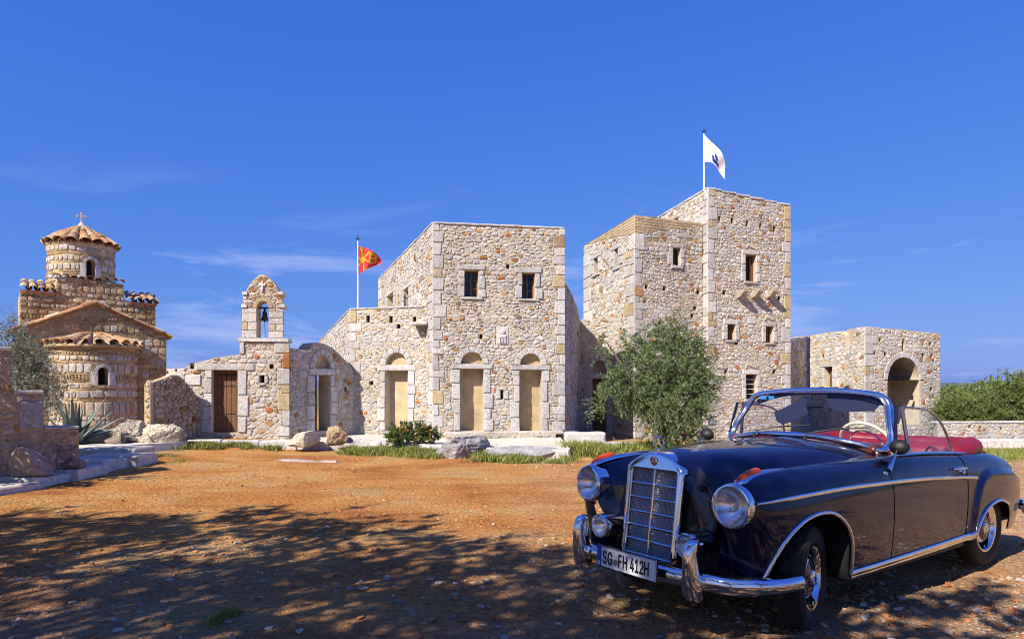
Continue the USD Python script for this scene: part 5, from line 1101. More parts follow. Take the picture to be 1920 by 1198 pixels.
def arched_window(tf, s, z0, z1, w, jw, rng, brick_ring=False):
    op = arch_poly(s, z0, z1, w); r = w / 2; zc = z1 - r
    big = unary_union([sbox(s - r - jw, z0 - 0.04, s + r + jw, zc), Point(s, zc).buffer(r + jw * 0.72, quad_segs=8)])
    for sx in (-1, 1):
        q = sbox(*sorted((s + sx * (r + 0.003), s + sx * (r + jw)))[:1], z0 - 0.03, sorted((s + sx * (r + 0.003), s + sx * (r + jw)))[1], zc - 0.004).buffer(-0.015).buffer(0.015, quad_segs=2)
        chp.ashlar.append((tf(stone_mesh(q, 0.035, rng, 0.5, 0.1)), WHITE * rng.uniform(0.9, 1.05), 'jamb_stone'))
    aa = np.linspace(0, np.pi, 13); q = Polygon([(s + (r + 0.003) * math.cos(t), zc + (r + 0.003) * math.sin(t)) for t in aa] + [(s + (r + jw * 0.6) * math.cos(t), zc + (r + jw * 0.6) * math.sin(t)) for t in aa[::-1]])
    ms = [(0, 6), (6, 12)]
    for a, b in ((0, 4), (4, 8), (8, 12)):
        t = aa[a:b + 1]; q = Polygon([(s + (r + 0.003) * math.cos(u), zc + (r + 0.003) * math.sin(u)) for u in t] + [(s + (r + jw * 0.62) * math.cos(u), zc + (r + jw * 0.62) * math.sin(u)) for u in t[::-1]])
        chp.ashlar.append((tf(stone_mesh(q, 0.03, rng, 0.7, 0.06)), WHITE * rng.uniform(0.85, 1.0), 'arch_stone'))
    for k in range(12):
        u = np.array([np.pi * (k + 0.06) / 12, np.pi * (k + 0.94) / 12]); R0, R1 = r + jw * 0.66, r + jw * 0.92
        q = Polygon([(s + R0 * math.cos(a), zc + R0 * math.sin(a)) for a in u] + [(s + R1 * math.cos(a), zc + R1 * math.sin(a)) for a in u[::-1]])
        chp.ashlar.append((tf(stone_mesh(q, 0.03, rng, 0.7, 0.06)), BRK[rng.integers(5)], 'brick'))
    b = extrude(op.buffer(0.03), 0.03); b.vertices = b.vertices - [0, 0, 0.3]; chp.extra.append((tf(b), 'dark_inside'))
    return op, unary_union([op, big, Point(s, zc).buffer(r + jw * 0.96, quad_segs=8)])
# apse
RA = 1.08; tfa = bend(-0.03, 0.0, RA); reg = sbox(-RA * 1.62, 0.2, RA * 1.62, 2.74)
op, keep = arched_window(tfa, 0.12, 1.63, 2.12, 0.25, 0.18, crng)
curved_core(tfa, reg, 0.3, 'mortar_brown', op)
rows = [(0.22, 'r'), (0.20, 'r'), (0.13, 'r'), (0.42, 't'), (0.05, 'b'), (0.05, 'b'), (0.20, 's'), (0.05, 'b'), (0.17, 's'), (0.05, 'b'), (0.05, 'b'), (0.10, 'd'), (0.05, 'b'), (0.28, 't'), (0.05, 'b'), (0.04, 'b'), (0.14, 'r'), (0.045, 'b'), (0.06, 'd'), (0.05, 'b'), (0.05, 'b')]
courses(reg, tfa, rows, crng, holes=keep, view=1.6)
# nave front with a gable
gz = lambda x: 3.98 - 0.46 * abs(x + 0.02)
reg = Polygon([(-1.88, 0.2), (1.88, 0.2), (1.88, gz(1.88)), (0, 3.98), (-1.88, gz(-1.88))])
m = extrude(reg, 1.3); m.vertices = m.vertices - [0, 0, 1.3]; chp.core.append((flat(0.0)(m), 'mortar_brown', 'wall_core'))
def mixed(n, rng, lo=2):
    out = []
    while len(out) < n:
        out += [(rng.uniform(0.09, 0.24), 's' if rng.random() < 0.6 else 'r')] + [(rng.uniform(0.038, 0.055), 'b')] * rng.integers(1, 4)
        if rng.random() < 0.18: out += [(0.08, 'd'), (0.05, 'b')]
    return out
ap = unary_union([sbox(-1.08, 0, 1.02, 2.95)])
courses(reg.difference(ap).buffer(-0.01), flat(0.0), mixed(60, crng), crng, pal=TAN)
# verge of the gable: a brick cornice and tiles that follow the slope
def tile(l, r0, r1, th=0.014, n=8, up=1):
    """A half-round roof tile along +x from wide r0 to narrow r1."""
    a = np.linspace(0, np.pi, n); v = []
    for x, r in ((0, r0), (l, r1)):
        for rr in (r, r - th): v += [(x, rr * math.cos(t), up * rr * math.sin(t) * 0.85) for t in a]
    f = []
    for i in range(n - 1): f += [(i, i + 1, 2 * n + i + 1, 2 * n + i), (n + i + 1, n + i, 3 * n + i, 3 * n + i + 1), (i + 1, i, n + i, n + i + 1), (2 * n + i, 2 * n + i + 1, 3 * n + i + 1, 3 * n + i)]
    f += [(0, 2 * n, 3 * n, n), (n - 1, 2 * n - 1, 4 * n - 1, 3 * n - 1)]
    return quads(v, f)
def tile_row(p, d, n_up, L, k, r0, r1, rng, shade=1.0, pan=False):
    """k tiles from the eave point p up the slope d."""
    d = np.array(d, float); d /= np.linalg.norm(d); u = np.array(n_up, float); u -= d * (u @ d); u /= np.linalg.norm(u); s = np.cross(u, d)
    Rm = np.stack([d, s, u], 1); st = L / k
    for i in range(k):
        ra, rb = r0 + (r1 - r0) * i / k, r0 + (r1 - r0) * (i + 1) / k
        m = tile(st * 1.12, ra * (1.12 if not pan else 1.0), rb * (0.98 if not pan else 0.95), up=-1 if pan else 1)
        if len(m.faces): m = moved(m, R=Rm); m = moved(m, np.array(p) + d * st * i + u * (0.006 * i % 0.02) + rng.normal(0, 0.009, 3))
        t = np.array(((0.46, 0.255, 0.125), (0.52, 0.33, 0.18), (0.38, 0.20, 0.10), (0.56, 0.42, 0.28), (0.47, 0.28, 0.15), (0.34, 0.22, 0.14))[rng.integers(6)]) * rng.uniform(0.82, 1.18)
        TILES.append((cwm(m), t * shade))
TILES = []
for s in (-1, 1):
    a = Polygon([(0, 3.98), (s * 2.0, gz(2.0)), (s * 2.0, gz(2.0) + 0.05), (0, 4.03)]).buffer(0); m = extrude(a, 1.36); m.vertices = m.vertices - [0, 0, 1.30]; chp.core.append((flat(0.0)(m), 'terracotta', 'roof_slope'))
    d = np.array((-s, 0, 0.46)); d /= np.linalg.norm(d)
    for yy in (-0.06, 0.14, 0.34):
        tile_row((s * 2.04, yy, gz(2.04) + 0.045), d, (0, 0, 1), 2.2, 7, 0.085, 0.08, crng)
# apse roof: half cone of tiles rising to the gable wall
for k in range(13):
    a = math.radians(-99 + 16.5 * k); e = np.array((-0.03 + 1.26 * math.sin(a), 0.0 - 1.26 * math.cos(a), 2.80)); d = np.array((-0.03, 0.12, 3.22)) - e
    tile_row(e, d, (0, 0, 1), 1.16, 3, 0.118, 0.02, crng)
    a += math.radians(8.25); e = np.array((-0.03 + 1.25 * math.sin(a), 0.0 - 1.25 * math.cos(a), 2.80)); d = np.array((-0.03, 0.12, 3.22)) - e
    tile_row(e, d, (0, 0, 1), 1.1, 3, 0.105, 0.02, crng, 0.85, pan=True)
cone = lathe([(1.22, 2.76), (1.22, 2.70), (1.06, 2.68)], 30, 'z', math.radians(180), math.radians(360)); chp.core.append((cwm(moved(cone, (-0.03, 0, 0))), 'mortar_brown', 'cornice'))
cone = lathe([(0.0, 3.16), (1.22, 2.77)], 30, 'z', math.radians(180), math.radians(360)); chp.core.append((cwm(moved(cone, (-0.03, 0, 0))), 'mortar_brown', 'roof_bed'))
# cross block behind the gable
reg = Polygon([(-1.78, 3.0), (1.78, 3.0), (1.78, 4.22), (0.88, 4.30), (0.88, 4.78), (0.6, 4.82), (-0.6, 4.90), (-0.86, 4.86), (-0.92, 4.40), (-1.78, 4.36)])
m = extrude(reg.intersection(sbox(-0.9, 3, 0.88, 9)), 2.6); m.vertices = m.vertices - [0, 0, 2.6]; chp.core.append((flat(1.25)(m), 'mortar_brown', 'wall_core'))
m = extrude(Polygon([(-1.78, 0.2), (1.78, 0.2), (1.78, 4.2), (0.9, 4.2), (-0.9, 4.34), (-1.78, 4.34)]), 2.4); m.vertices = m.vertices - [0, 0, 2.42]; chp.core.append((flat(1.25)(m), 'mortar_brown', 'wall_core'))
vis = reg.difference(Polygon([(-2, 0), (2, 0), (2, gz(2)), (0, 3.98), (-2, gz(2))]))
courses(vis.buffer(-0.008), flat(1.245), mixed(40, crng), crng, pal=TAN)
q = sbox(-0.12, 4.02, 0.42, 4.22); chp.ashlar.append((flat(1.24)(stone_mesh(q, 0.035, crng, 1.0, 0.1)), WHITE * 1.1, 'inscription_slab'))
for x0, n, z in ((-1.72, 4, 4.42), (1.02, 4, 4.28)):
    for k in range(n):
        tile_row((x0 + 0.21 * k + 0.05, 1.14, z + 0.02), (0, 1, 0.36), (0, 0, 1), 0.9, 3, 0.10, 0.085, crng)
        tile_row((x0 + 0.21 * k + 0.155, 1.16, z + 0.02), (0, 1, 0.36), (0, 0, 1), 0.9, 3, 0.085, 0.075, crng, 0.85, pan=True)
    chp.core.append((cwm(bx(x0 - 0.06, x0 + 0.80, 1.2, 2.0, z - 0.10, z - 0.02)), 'terracotta', 'cornice'))
for k in range(9): tile_row((-0.86 + 0.21 * k, 1.18, 4.86 + 0.02 * math.sin(k * 2.1)), (0, 1, 0.10), (0, 0, 1), 0.35, 1, 0.10, 0.09, crng)
# drum and dome
DX, DY, RD = -0.15, 2.43, 0.91; tfd = bend(DX, DY, RD); reg = sbox(-RD * 1.75, 4.6, RD * 1.75, 6.02)
op, keep = arched_window(tfd, 0.17, 4.98, 5.52, 0.24, 0.16, crng)
curved_core(tfd, reg, 0.25, 'mortar_brown', op); courses(reg, tfd, mixed(30, crng), crng, holes=keep, view=1.3)
cor = lathe([(0.9, 5.88), (0.94, 5.90), (0.945, 5.95), (0.97, 5.97), (0.975, 6.03), (0.0, 6.05)], 40); chp.core.append((cwm(moved(cor, (DX, DY, 0))), 'mortar_brown', 'cornice'))
prof = [(1.01, 6.03), (0.78, 6.23), (0.54, 6.42), (0.29, 6.58), (0.04, 6.71)]
chp.core.append((cwm(moved(lathe([(0, 5.99), (0.98, 6.0)] + [(r * 0.97, z - 0.03) for r, z in prof], 40), (DX, DY, 0))), 'terracotta', 'roof_bed'))
for k in range(18):
    for half, pan in ((0, False), (0.5, True)):
        a = 2 * np.pi * (k + half) / 18; dx, dy = math.sin(a), -math.cos(a)
        for i in range(4):
            (ra, za), (rb, zb2) = prof[i], prof[i + 1]
            wa, wb = 0.165 * ra / 1.01, 0.165 * rb / 1.01
            p0 = np.array((DX + dx * ra, DY + dy * ra, za)); p1 = np.array((DX + dx * rb, DY + dy * rb, zb2))
            tile_row(p0, p1 - p0, (0, 0, 1), np.linalg.norm(p1 - p0), 1, max(wa, 0.02), max(wb, 0.015), crng, 0.85 if pan else 1.0, pan)
cc = cw(DX, DY, 0)
chp.ashlar.append((moved(lathe([(0.0, 6.84), (0.04, 6.83), (0.06, 6.79), (0.10, 6.74), (0.13, 6.68)], 16), cc), WHITE, 'finial'))
cm = cat([bevel_box(0.065, 0.06, 0.36, 0.01), moved(bevel_box(0.29, 0.058, 0.07, 0.01), (0, 0, 0.06))] + [moved(bevel_box(a, 0.062, b, 0.008), t) for a, b, t in ((0.10, 0.05, (0, 0, 0.17)), (0.05, 0.11, (-0.14, 0, 0.06)), (0.05, 0.11, (0.14, 0, 0.06)))])
chp.ashlar.append((moved(moved(tm(cm.vertices * 0.84, cm.faces), rz=CR), cc + [0, 0, 6.96]), WHITE * 0.95, 'cross'))
for m, t in TILES: obj('roof_tile', chp.sh(m), 'stone', chp.x, smooth=40, tone=t) if False else None
big = TILES
chp.ashlar += [(m, t, 'roof_tile') for m, t in TILES]
chp.finish()
# ------------------------------------------------------------------ kerb, steps, ledges, rocks
prng = np.random.default_rng(404)
def rough(m, amp, freq, seed, sub=2):
    for _ in range(sub): m = m.subdivide()
    n = meshkit.fbm(m.vertices * freq + seed * 7.3, 4, seed) - 0.5
    return tm(m.vertices + m.vertex_normals * (n * amp)[:, None], m.faces)
kb = thing('kerb', 'low kerb of rough white stone blocks along the front of the courtyard', 'kerb', (-4, 16, 0.1))
k0 = np.array((-4, 16, 0.1))
for (a, b) in zip(KERB[:-1], KERB[1:]):
    a, b = np.array(a), np.array(b); L = np.linalg.norm(b - a); n = max(1, round(L / 0.75)); e = (b - a) / L
    for i in range(n):
        c = a + e * L * (i + 0.5) / n; q = rough(bevel_box(L / n - 0.012, 0.30 * prng.uniform(0.9, 1.15), 0.30, 0.025), 0.03, 5, int(prng.integers(999)), 2)
        zt = np.interp(c[0], [-8, -3, 1.2], [0.29, 0.26, 0.235]) + prng.uniform(-0.015, 0.015)
        obj('kerb_stone', moved(moved(q, rz=math.atan2(e[1], e[0]) + prng.normal(0, 0.015)), (c[0] - k0[0], c[1] - k0[1] + 0.0, zt - 0.15 - k0[2])), 'stone', kb, smooth=25, tone=WHITE * prng.uniform(1.0, 1.18))
# stepped stones on the left: a stair seen from its side
sp = thing('stone_steps', 'broad stepped white stone slabs at the left edge of the dirt yard', 'steps', (-7.2, 11.4, 0.0)); s0 = np.array((-7.2, 11.4, 0.0))
edge = [(-60, 940, 0.0), (80, 919, 0.0), (145, 907, 0.0), (200, 894, 0.0), (288, 876, 0.03)]
tops = [0.125, 0.185, 0.225, 0.27]
pts = [P(u, v, (EYE - z) * FPX / (v - HOR))[:2] for u, v, z in edge]
for k in range(4):
    a, b = pts[k], pts[k + 1]; e = (b - a) / np.linalg.norm(b - a); L = np.linalg.norm(b - a); n = np.array([-e[1], e[0]])
    m_ = 2 if L > 1.1 else 1
    for i in range(m_):
        l = L / m_; c = a + e * l * (i + 0.5) + n * (0.55 + 0.1 * (k % 2)) ; w = 1.15
        q = rough(bevel_box(l - 0.012 + 0.06, w, tops[k] + 0.25, 0.02), 0.018, 5, 30 + k * 3 + i, 3)
        zt = tops[k]
        obj('step', moved(moved(q, rz=math.atan2(e[1], e[0])), (c[0] - s0[0], c[1] - s0[1], zt - (tops[k] + 0.25) / 2)), 'stone', sp, smooth=25, tone=WHITE * prng.uniform(1.05, 1.18) * np.array((1.0, 0.97, 0.9)))
for k, (u0, u1, v, z, Y) in enumerate(((150, 262, 848, 0.30, 12.6), (146, 258, 838, 0.36, 13.4))):
    a, b = P(u0, v, Y), P(u1, v, Y); c = (a + b) / 2; q = rough(bevel_box(b[0] - a[0], 0.75, 0.42, 0.03), 0.02, 5, 90 + k, 3)
    obj('step', moved(q, (c[0] - s0[0], c[1] - s0[1] + 0.3, z - 0.21)), 'stone', sp, smooth=25, tone=WHITE * np.array((1.0, 0.95, 0.88)))
# landing slab that links the steps to the kerb
lg = Polygon([P(200, 826, 14.2)[:2], P(352, 826, 15.6)[:2], (-9.4, 16.6), (-12.5, 16.6), (-12.0, 13.6)]).buffer(0)
m = extrude(lg, 0.4); m.apply_translation([0, 0, -0.07]); obj('landing_paving', m, 'paving', smooth=False, kind='structure', label='pale paved landing above the steps')
# garden wall stub at the left edge
LW = Stones('entrance_wall', 'shaded stepped stone wall at the left edge with a pitted square block', 'wall', (-7.5, 10.9, 0))
W = Wall((-9.2, 9.11), (-7.06, 11.25)); wr = np.random.default_rng(8)
o = W.poly([(-160, 1010), (148, 885), (148, 806), (82, 806), (82, 738), (23, 738), (23, 656), (-160, 640)])
q = W.rect(37, 752, 80, 804); W.add(q.buffer(-0.02).buffer(0.02), 'pitted_block', np.array((0.40, 0.41, 0.46)), 0.04, 0.9)
W.build(LW, o, 0.15, 81, aspect=1.3, warm=0.35, mortar='mortar_brown', thick=0.45)
for (u0, u1, v) in ((-20, 23, 656), (24, 82, 738), (83, 149, 806)):
    a, z = W.px(u0, v); b, _ = W.px(u1, v); pa, pb = W.p0 + W.e * a, W.p0 + W.e * b; coping(LW, pa, pb, z, wr, 0.46, 0.05, 0.6, 0.02)
LW.finish()
def rock(name, label, pos, size, seed, tone, cat_='rock', rz=0.0, amp=0.5, group=None, freq=1.5):
    m = trimesh.creation.icosphere(5); g = np.random.default_rng(seed * 17 + 3); v = m.vertices * (1 + 0.55 * amp * (meshkit.fbm(m.vertices * freq + seed * 3.1, 3, seed) - 0.5)[:, None])
    for _ in range(15):
        nn = g.normal(size=3); nn /= np.linalg.norm(nn); dpl = g.uniform(0.42, 0.86); ov = np.maximum(0, v @ nn - dpl); v = v - ov[:, None] * nn * 0.92
    n1 = meshkit.fbm(m.vertices * 2.6 + seed, 5, seed + 2) - 0.5; n2 = meshkit.fbm(m.vertices * 8.0 + seed, 4, seed + 5) - 0.5; pit = np.clip(0.40 - meshkit.fbm(m.vertices * 4.3 + seed * 2, 3, seed + 8), 0, 1)
    v = v + m.vertices * (amp * (0.45 * n1 + 0.26 * n2 - 1.1 * pit))[:, None]; v[:, 2] = np.maximum(v[:, 2], -0.5); v = v / np.abs(v).max(0) * np.array(size) / 2
    m = moved(tm(v, m.faces), rz=rz); t = thing(name, label, cat_, np.array(pos) - [0, 0, 0.06], group=group)
    obj('rock_body', m, 'rock', t, smooth=24, tone=tone); return t
rock('boulder', 'rugged tan boulder right of the agave below the chapel apse', P(244, 812, 15.4) + (0, 0, 0.0), (0.82, 0.7, 0.74), 3, (0.52, 0.45, 0.34), 'boulder')
rock('boulder', 'dark low boulder beside the agave', P(186, 818, 15.2), (0.95, 0.6, 0.5), 4, (0.30, 0.25, 0.20), 'boulder')
rock('boulder', 'pale craggy rock heap left of the low ruined wall', P(314, 812, 15.5), (1.15, 0.7, 0.56), 5, (0.58, 0.52, 0.40), 'boulder')
rock('boulder', 'smooth cream boulder under the bell gable corner', P(572, 820, 16.3), (0.85, 0.6, 0.46), 6, (0.58, 0.53, 0.42), 'boulder', amp=0.12, freq=0.8)
rock('boulder', 'upright brown rock in front of the arched doorway', P(626, 818, 16.0), (0.66, 0.55, 0.62), 7, (0.38, 0.28, 0.17), 'boulder')
rock('outcrop', 'grey rock outcrop between the flowering bush and the house', P(862, 836, 15.2), (1.35, 0.9, 0.62), 8, (0.33, 0.33, 0.37), 'rock', amp=0.3)
rock('outcrop', 'flat grey rock slab at the foot of the house', P(975, 848, 14.9), (1.9, 0.7, 0.42), 9, (0.36, 0.35, 0.37), 'rock', amp=0.2)
rock('boulder', 'rounded brown boulder at the foot of the left wall', P(52, 862, 10.6), (0.75, 0.6, 0.62), 10, (0.33, 0.27, 0.21), 'boulder', amp=0.2)
rock('boulder', 'furrowed grey boulder between the left wall and the steps', P(108, 846, 11.2), (0.80, 0.65, 0.72), 11, (0.36, 0.32, 0.28), 'boulder', amp=0.5)
rock('boulder', 'small brown rock lying beside the steps', P(138, 862, 11.2), (0.4, 0.35, 0.28), 12, (0.30, 0.24, 0.19), 'boulder')
rock('boulder', 'small pale jagged rock between the two boulders by the chapel', P(276, 820, 15.3), (0.45, 0.4, 0.36), 14, (0.55, 0.48, 0.36), 'boulder', amp=0.6)
rock('boulder', 'dark broken rock at the foot of the rugged tan boulder', P(216, 822, 14.9), (0.5, 0.4, 0.34), 15, (0.33, 0.27, 0.2), 'boulder', amp=0.6)
rock('boulder', 'small grey rock at the foot of the shaded doorway wall', P(654, 822, 16.3), (0.3, 0.3, 0.2), 16, (0.42, 0.40, 0.38), 'boulder')
# plinth and ledges under the house and court wall
pl2 = Stones('house_plinth', 'rough stone plinth along the foot of the tall house', 'plinth', (-0.5, 18, 0))
W = Wall(A + np.array((0.05, -0.42)), B + np.array((-0.25, -0.42)))
W.build(pl2, sbox(0.3, -0.3, W.len, 0.33), 0.13, 91, aspect=2.0, thick=0.36)
for k in range(5): q = rough(bevel_box(0.62, 0.36, 0.09, 0.02), 0.02, 6, 60 + k, 2); p = W.p0 + W.e * (0.62 + 0.63 * k) - W.n * 0.18; pl2.ashlar.append((moved(moved(q, rz=math.atan2(W.e[1], W.e[0])), (p[0], p[1], 0.355)), WHITE * np.array((1.0, 0.95, 0.85)), 'ledge_stone'))
pl2.finish()
q = rough(bevel_box(1.05, 0.5, 0.34, 0.04), 0.06, 4, 5, 3); c = P(1096, 822, 17.8)
lb = thing('stone_bench', 'long pale stone block lying before the narrow court wall', 'stone block', c); obj('block', q, 'stone', lb, smooth=25, tone=WHITE)
q = rough(bevel_box(1.9, 0.9, 0.2, 0.04), 0.05, 4, 6, 3); c = P(1120, 838, 17.0); lb = thing('stone_slab', 'flat pale slab in the ground right of the house corner', 'stone slab', c); obj('slab', q, 'stone', lb, smooth=25, tone=WHITE * 1.05)
c = P(565, 865, EYE * FPX / (865 - HOR)); c[2] = float(ground_z(c[0], c[1])) - 0.068
q = rough(bevel_box(1.55, 0.2, 0.16, 0.03), 0.10, 4, 9, 5); lb = thing('stone_slab', 'long half-buried pale stone strip in the red dirt', 'stone slab', c); obj('slab', q, 'stone', lb, smooth=25, tone=(0.40, 0.36, 0.33))
# ------------------------------------------------------------------ flags
plain('flag_red', (0.42, 0.015, 0.02), 0.8); plain('flag_yellow', (0.75, 0.50, 0.02), 0.8); plain('flag_white', (0.78, 0.78, 0.80), 0.8); plain('flag_blue', (0.02, 0.06, 0.42), 0.8)
def flagpole(base, top, label):
    t = thing('flagpole', label, 'flagpole', base); h = top - base[2]
    obj('pole', tube([(0, 0, 0), (0, 0, h * 0.5), (0, 0, h)], [0.028, 0.024, 0.018], 10), 'white_metal', t)
    obj('finial_cross', cat([moved(bevel_box(0.16, 0.025, 0.03, 0.005), (0, 0, h + 0.07)), moved(bevel_box(0.03, 0.027, 0.17, 0.005), (0, 0, h + 0.085))]), 'dark_metal', t, smooth=False); return t
def flag(name, label, pole, topline, botline, Y, mt, emblems, wave=0.12):
    tp = np.array([P(*q, Y) for q in topline]); bt = np.array([P(*q, Y) for q in botline]); k = len(tp)
    ct, cb_ = CubicSpline(np.linspace(0, 1, k), tp), CubicSpline(np.linspace(0, 1, len(bt)), bt)
    def at(a, b):
        a, b = np.asarray(a, float), np.asarray(b, float); p = ct(a) * (1 - b[:, None]) + cb_(a) * b[:, None]
        p[:, 1] += wave * a * np.sin(a * 7.5 + b * 1.8) ; p[:, 2] += 0.02 * np.sin(a * 9) * a; return p
    n, m_ = 24, 14; aa, bb = np.meshgrid(np.linspace(0, 1, n), np.linspace(0, 1, m_), indexing='ij'); o = tp[0]
    ii, jj = np.meshgrid(np.arange(n - 1), np.arange(m_ - 1), indexing='ij')
    t = thing(name, label, 'flag', o)
    obj('cloth', quads(at(aa.ravel(), bb.ravel()) - o, np.stack([ii * m_ + jj, (ii + 1) * m_ + jj, (ii + 1) * m_ + jj + 1, ii * m_ + jj + 1], -1).reshape(-1, 4)), mt, t, smooth=True)
    for nm, poly, em in emblems:
        m = extrude(poly, 0.001); 
        for _ in range(2): m = m.subdivide()
        for s in (1, -1):
            p = at(np.clip(m.vertices[:, 0], 0, 1), m.vertices[:, 1]); p[:, 1] -= s * 0.007; obj(nm, tm(p - o, m.faces), em, t, smooth=True)
pb = P(671, 580, 20.6); flagpole((pb[0], pb[1], 3.70), P(671, 452, 20.6)[2], 'white flagpole on the low terrace building, cross on top')
rays = unary_union([Polygon([(0.22, 0.5), (0.22 + 0.42 * math.cos(t - 0.13), 0.5 + 0.55 * math.sin(t - 0.13)), (0.22 + 0.42 * math.cos(t + 0.13), 0.5 + 0.55 * math.sin(t + 0.13))]) for t in np.linspace(0.3, 2 * np.pi + 0.3, 7)[:-1]] + [Point(0.22, 0.5).buffer(0.12)]).intersection(sbox(0.01, 0.02, 0.6, 0.98))
bshape = Polygon([(0.55, 0.15), (0.8, 0.15), (0.86, 0.3), (0.78, 0.46), (0.88, 0.62), (0.8, 0.8), (0.55, 0.8)]).difference(unary_union([sbox(0.61, 0.24, 0.76, 0.40), sbox(0.61, 0.52, 0.77, 0.70)]))
flag('flag', 'red flag with a yellow rayed star and letter on the left pole', None, [(671, 461), (686, 465), (700, 472), (714, 488)], [(671, 514), (684, 508), (697, 500), (712, 497)], 20.6, 'flag_red', [('star_emblem', rays, 'flag_yellow'), ('letter_emblem', bshape, 'flag_yellow')])
pb = P(1320, 354, 22.55); flagpole((pb[0], pb[1], 7.80), P(1320, 251, 22.55)[2], 'thin white flagpole at the corner of the tall tower')
bl = unary_union([Polygon([(0.34, 0.62), (0.44, 0.62), (0.50, 0.95), (0.36, 0.95)]), Polygon([(0.44, 0.40), (0.58, 0.50), (0.62, 0.66), (0.52, 0.72), (0.46, 0.62)]), Polygon([(0.40, 0.72), (0.70, 0.74), (0.66, 0.90), (0.44, 0.92)])])
flag('flag', 'white flag with a small blue emblem on the tower', None, [(1321, 253), (1334, 266), (1350, 285), (1362, 310)], [(1321, 304), (1334, 306), (1346, 316), (1359, 336)], 22.55, 'flag_white', [('blue_emblem', bl, 'flag_blue')])
# ------------------------------------------------------------------ gravel and single stones
def pebble(seed):
    g = np.random.default_rng(seed); p = g.normal(size=(13, 3)); p /= np.linalg.norm(p, axis=1, keepdims=True); p *= g.uniform(0.7, 1.1, (13, 1)) * [1, 0.8, 0.5]
    return trimesh.convex.convex_hull(p)
plain('gravel_stone', (0.36, 0.31, 0.27), 0.9, var=0.4, scale=2.0)
mat('gravel_mix', {'o': ('object_info', {}), 'r': ('rgb_ramp', {'ramp': [(0, (0.24, 0.085, 0.03)), (0.55, (0.42, 0.17, 0.06)), (0.74, (0.40, 0.24, 0.13)), (0.88, (0.34, 0.28, 0.23)), (1.0, (0.55, 0.48, 0.40))]}),
    'p': ('principled_bsdf', {'roughness': 0.9, 'specular_ior_level': 0.2})}, [('o.random', 'r.fac'), ('r.color', 'p.base_color')])
pi = UsdGeom.PointInstancer.Define(stage, '/World/gravel'); tag(pi, 'loose reddish and grey gravel scattered over the dirt yard', 'gravel', kind='stuff')
pr_ = []
for k in range(7): obj('pebble', pebble(k), 'gravel_mix', '/World/gravel', smooth=False); pr_.append(Sdf.Path('/World/gravel/' + ('pebble' if k == 0 else f'pebble_{k:03d}')))
pi.CreatePrototypesRel().SetTargets(pr_)
NG = 24000; gp = []
while len(gp) < NG:
    y = 3.0 + 12.5 * prng.random() ** 1.8; x = prng.uniform(-0.8, 0.8) * (y + 1.0); d = meshkit.fbm(np.array([[x * 0.6, y * 0.6, 2.2]]), 3, 8)[0]
    if prng.random() < (sstep(0.35, 0.62, d) * 0.8 + 0.2) * (1.0 if y < 7 else 0.6) and behind_kerb(x, y) < -0.3 and not (x < -5.4 and y > 9.4 - 0.2 * (x + 6)): gp.append((x, y))
gp = np.array(gp); gs = 0.005 * (1 - prng.random(NG)) ** -0.55; gs = np.minimum(gs, 0.038)
gz_ = ground_z(gp[:, 0], gp[:, 1]) + gs * 0.15
pi.CreatePositionsAttr(Vt.Vec3fArray.FromNumpy(np.column_stack([gp, gz_]).astype(np.float32)))
pi.CreateProtoIndicesAttr(Vt.IntArray.FromNumpy(prng.integers(0, 7, NG).astype(np.int32)))
ga = prng.uniform(0, np.pi, NG); pi.CreateOrientationsAttr(Vt.QuathArray([Gf.Quath(float(math.cos(a)), 0, 0, float(math.sin(a))) for a in ga]))
pi.CreateScalesAttr(Vt.Vec3fArray.FromNumpy((gs[:, None] * np.array([1, 1, 1])).astype(np.float32)))
g2n = 4200; y2 = 2.9 + 2.9 * prng.random(g2n) ** 0.8; x2 = prng.uniform(-0.85, 0.85, g2n) * (y2 + 0.6)
kp = (prng.random(g2n) < sstep(0.38, 0.6, meshkit.fbm(np.column_stack([x2 * 0.8, y2 * 0.8, 0 * x2 + 3]), 3, 21))); x2, y2 = x2[kp], y2[kp]; n2_ = len(x2); s2 = np.minimum(0.007 * (1 - prng.random(n2_)) ** -0.6, 0.045)
mat('grey_gravel_mix', {'o': ('object_info', {}), 'r': ('rgb_ramp', {'ramp': [(0, (0.27, 0.17, 0.10)), (0.4, (0.36, 0.27, 0.19)), (0.75, (0.31, 0.26, 0.23)), (1.0, (0.50, 0.43, 0.36))]}), 'p': ('principled_bsdf', {'roughness': 0.9, 'specular_ior_level': 0.2})}, [('o.random', 'r.fac'), ('r.color', 'p.base_color')])
pj = UsdGeom.PointInstancer.Define(stage, '/World/grey_gravel'); tag(pj, 'grey gravel patches in the near foreground', 'gravel', kind='stuff'); pq = []
for k in range(6): obj('pebble', pebble(20 + k), 'grey_gravel_mix', '/World/grey_gravel', smooth=False); pq.append(Sdf.Path('/World/grey_gravel/' + ('pebble' if k == 0 else f'pebble_{k:03d}')))
pj.CreatePrototypesRel().SetTargets(pq); pj.CreatePositionsAttr(Vt.Vec3fArray.FromNumpy(np.column_stack([x2, y2, ground_z(x2, y2) + s2 * 0.1]).astype(np.float32))); pj.CreateProtoIndicesAttr(Vt.IntArray.FromNumpy(prng.integers(0, 6, n2_).astype(np.int32)))
pj.CreateOrientationsAttr(Vt.QuathArray([Gf.Quath(float(math.cos(a)), 0, 0, float(math.sin(a))) for a in prng.uniform(0, np.pi, n2_)])); pj.CreateScalesAttr(Vt.Vec3fArray.FromNumpy((s2[:, None] * np.ones(3)).astype(np.float32)))
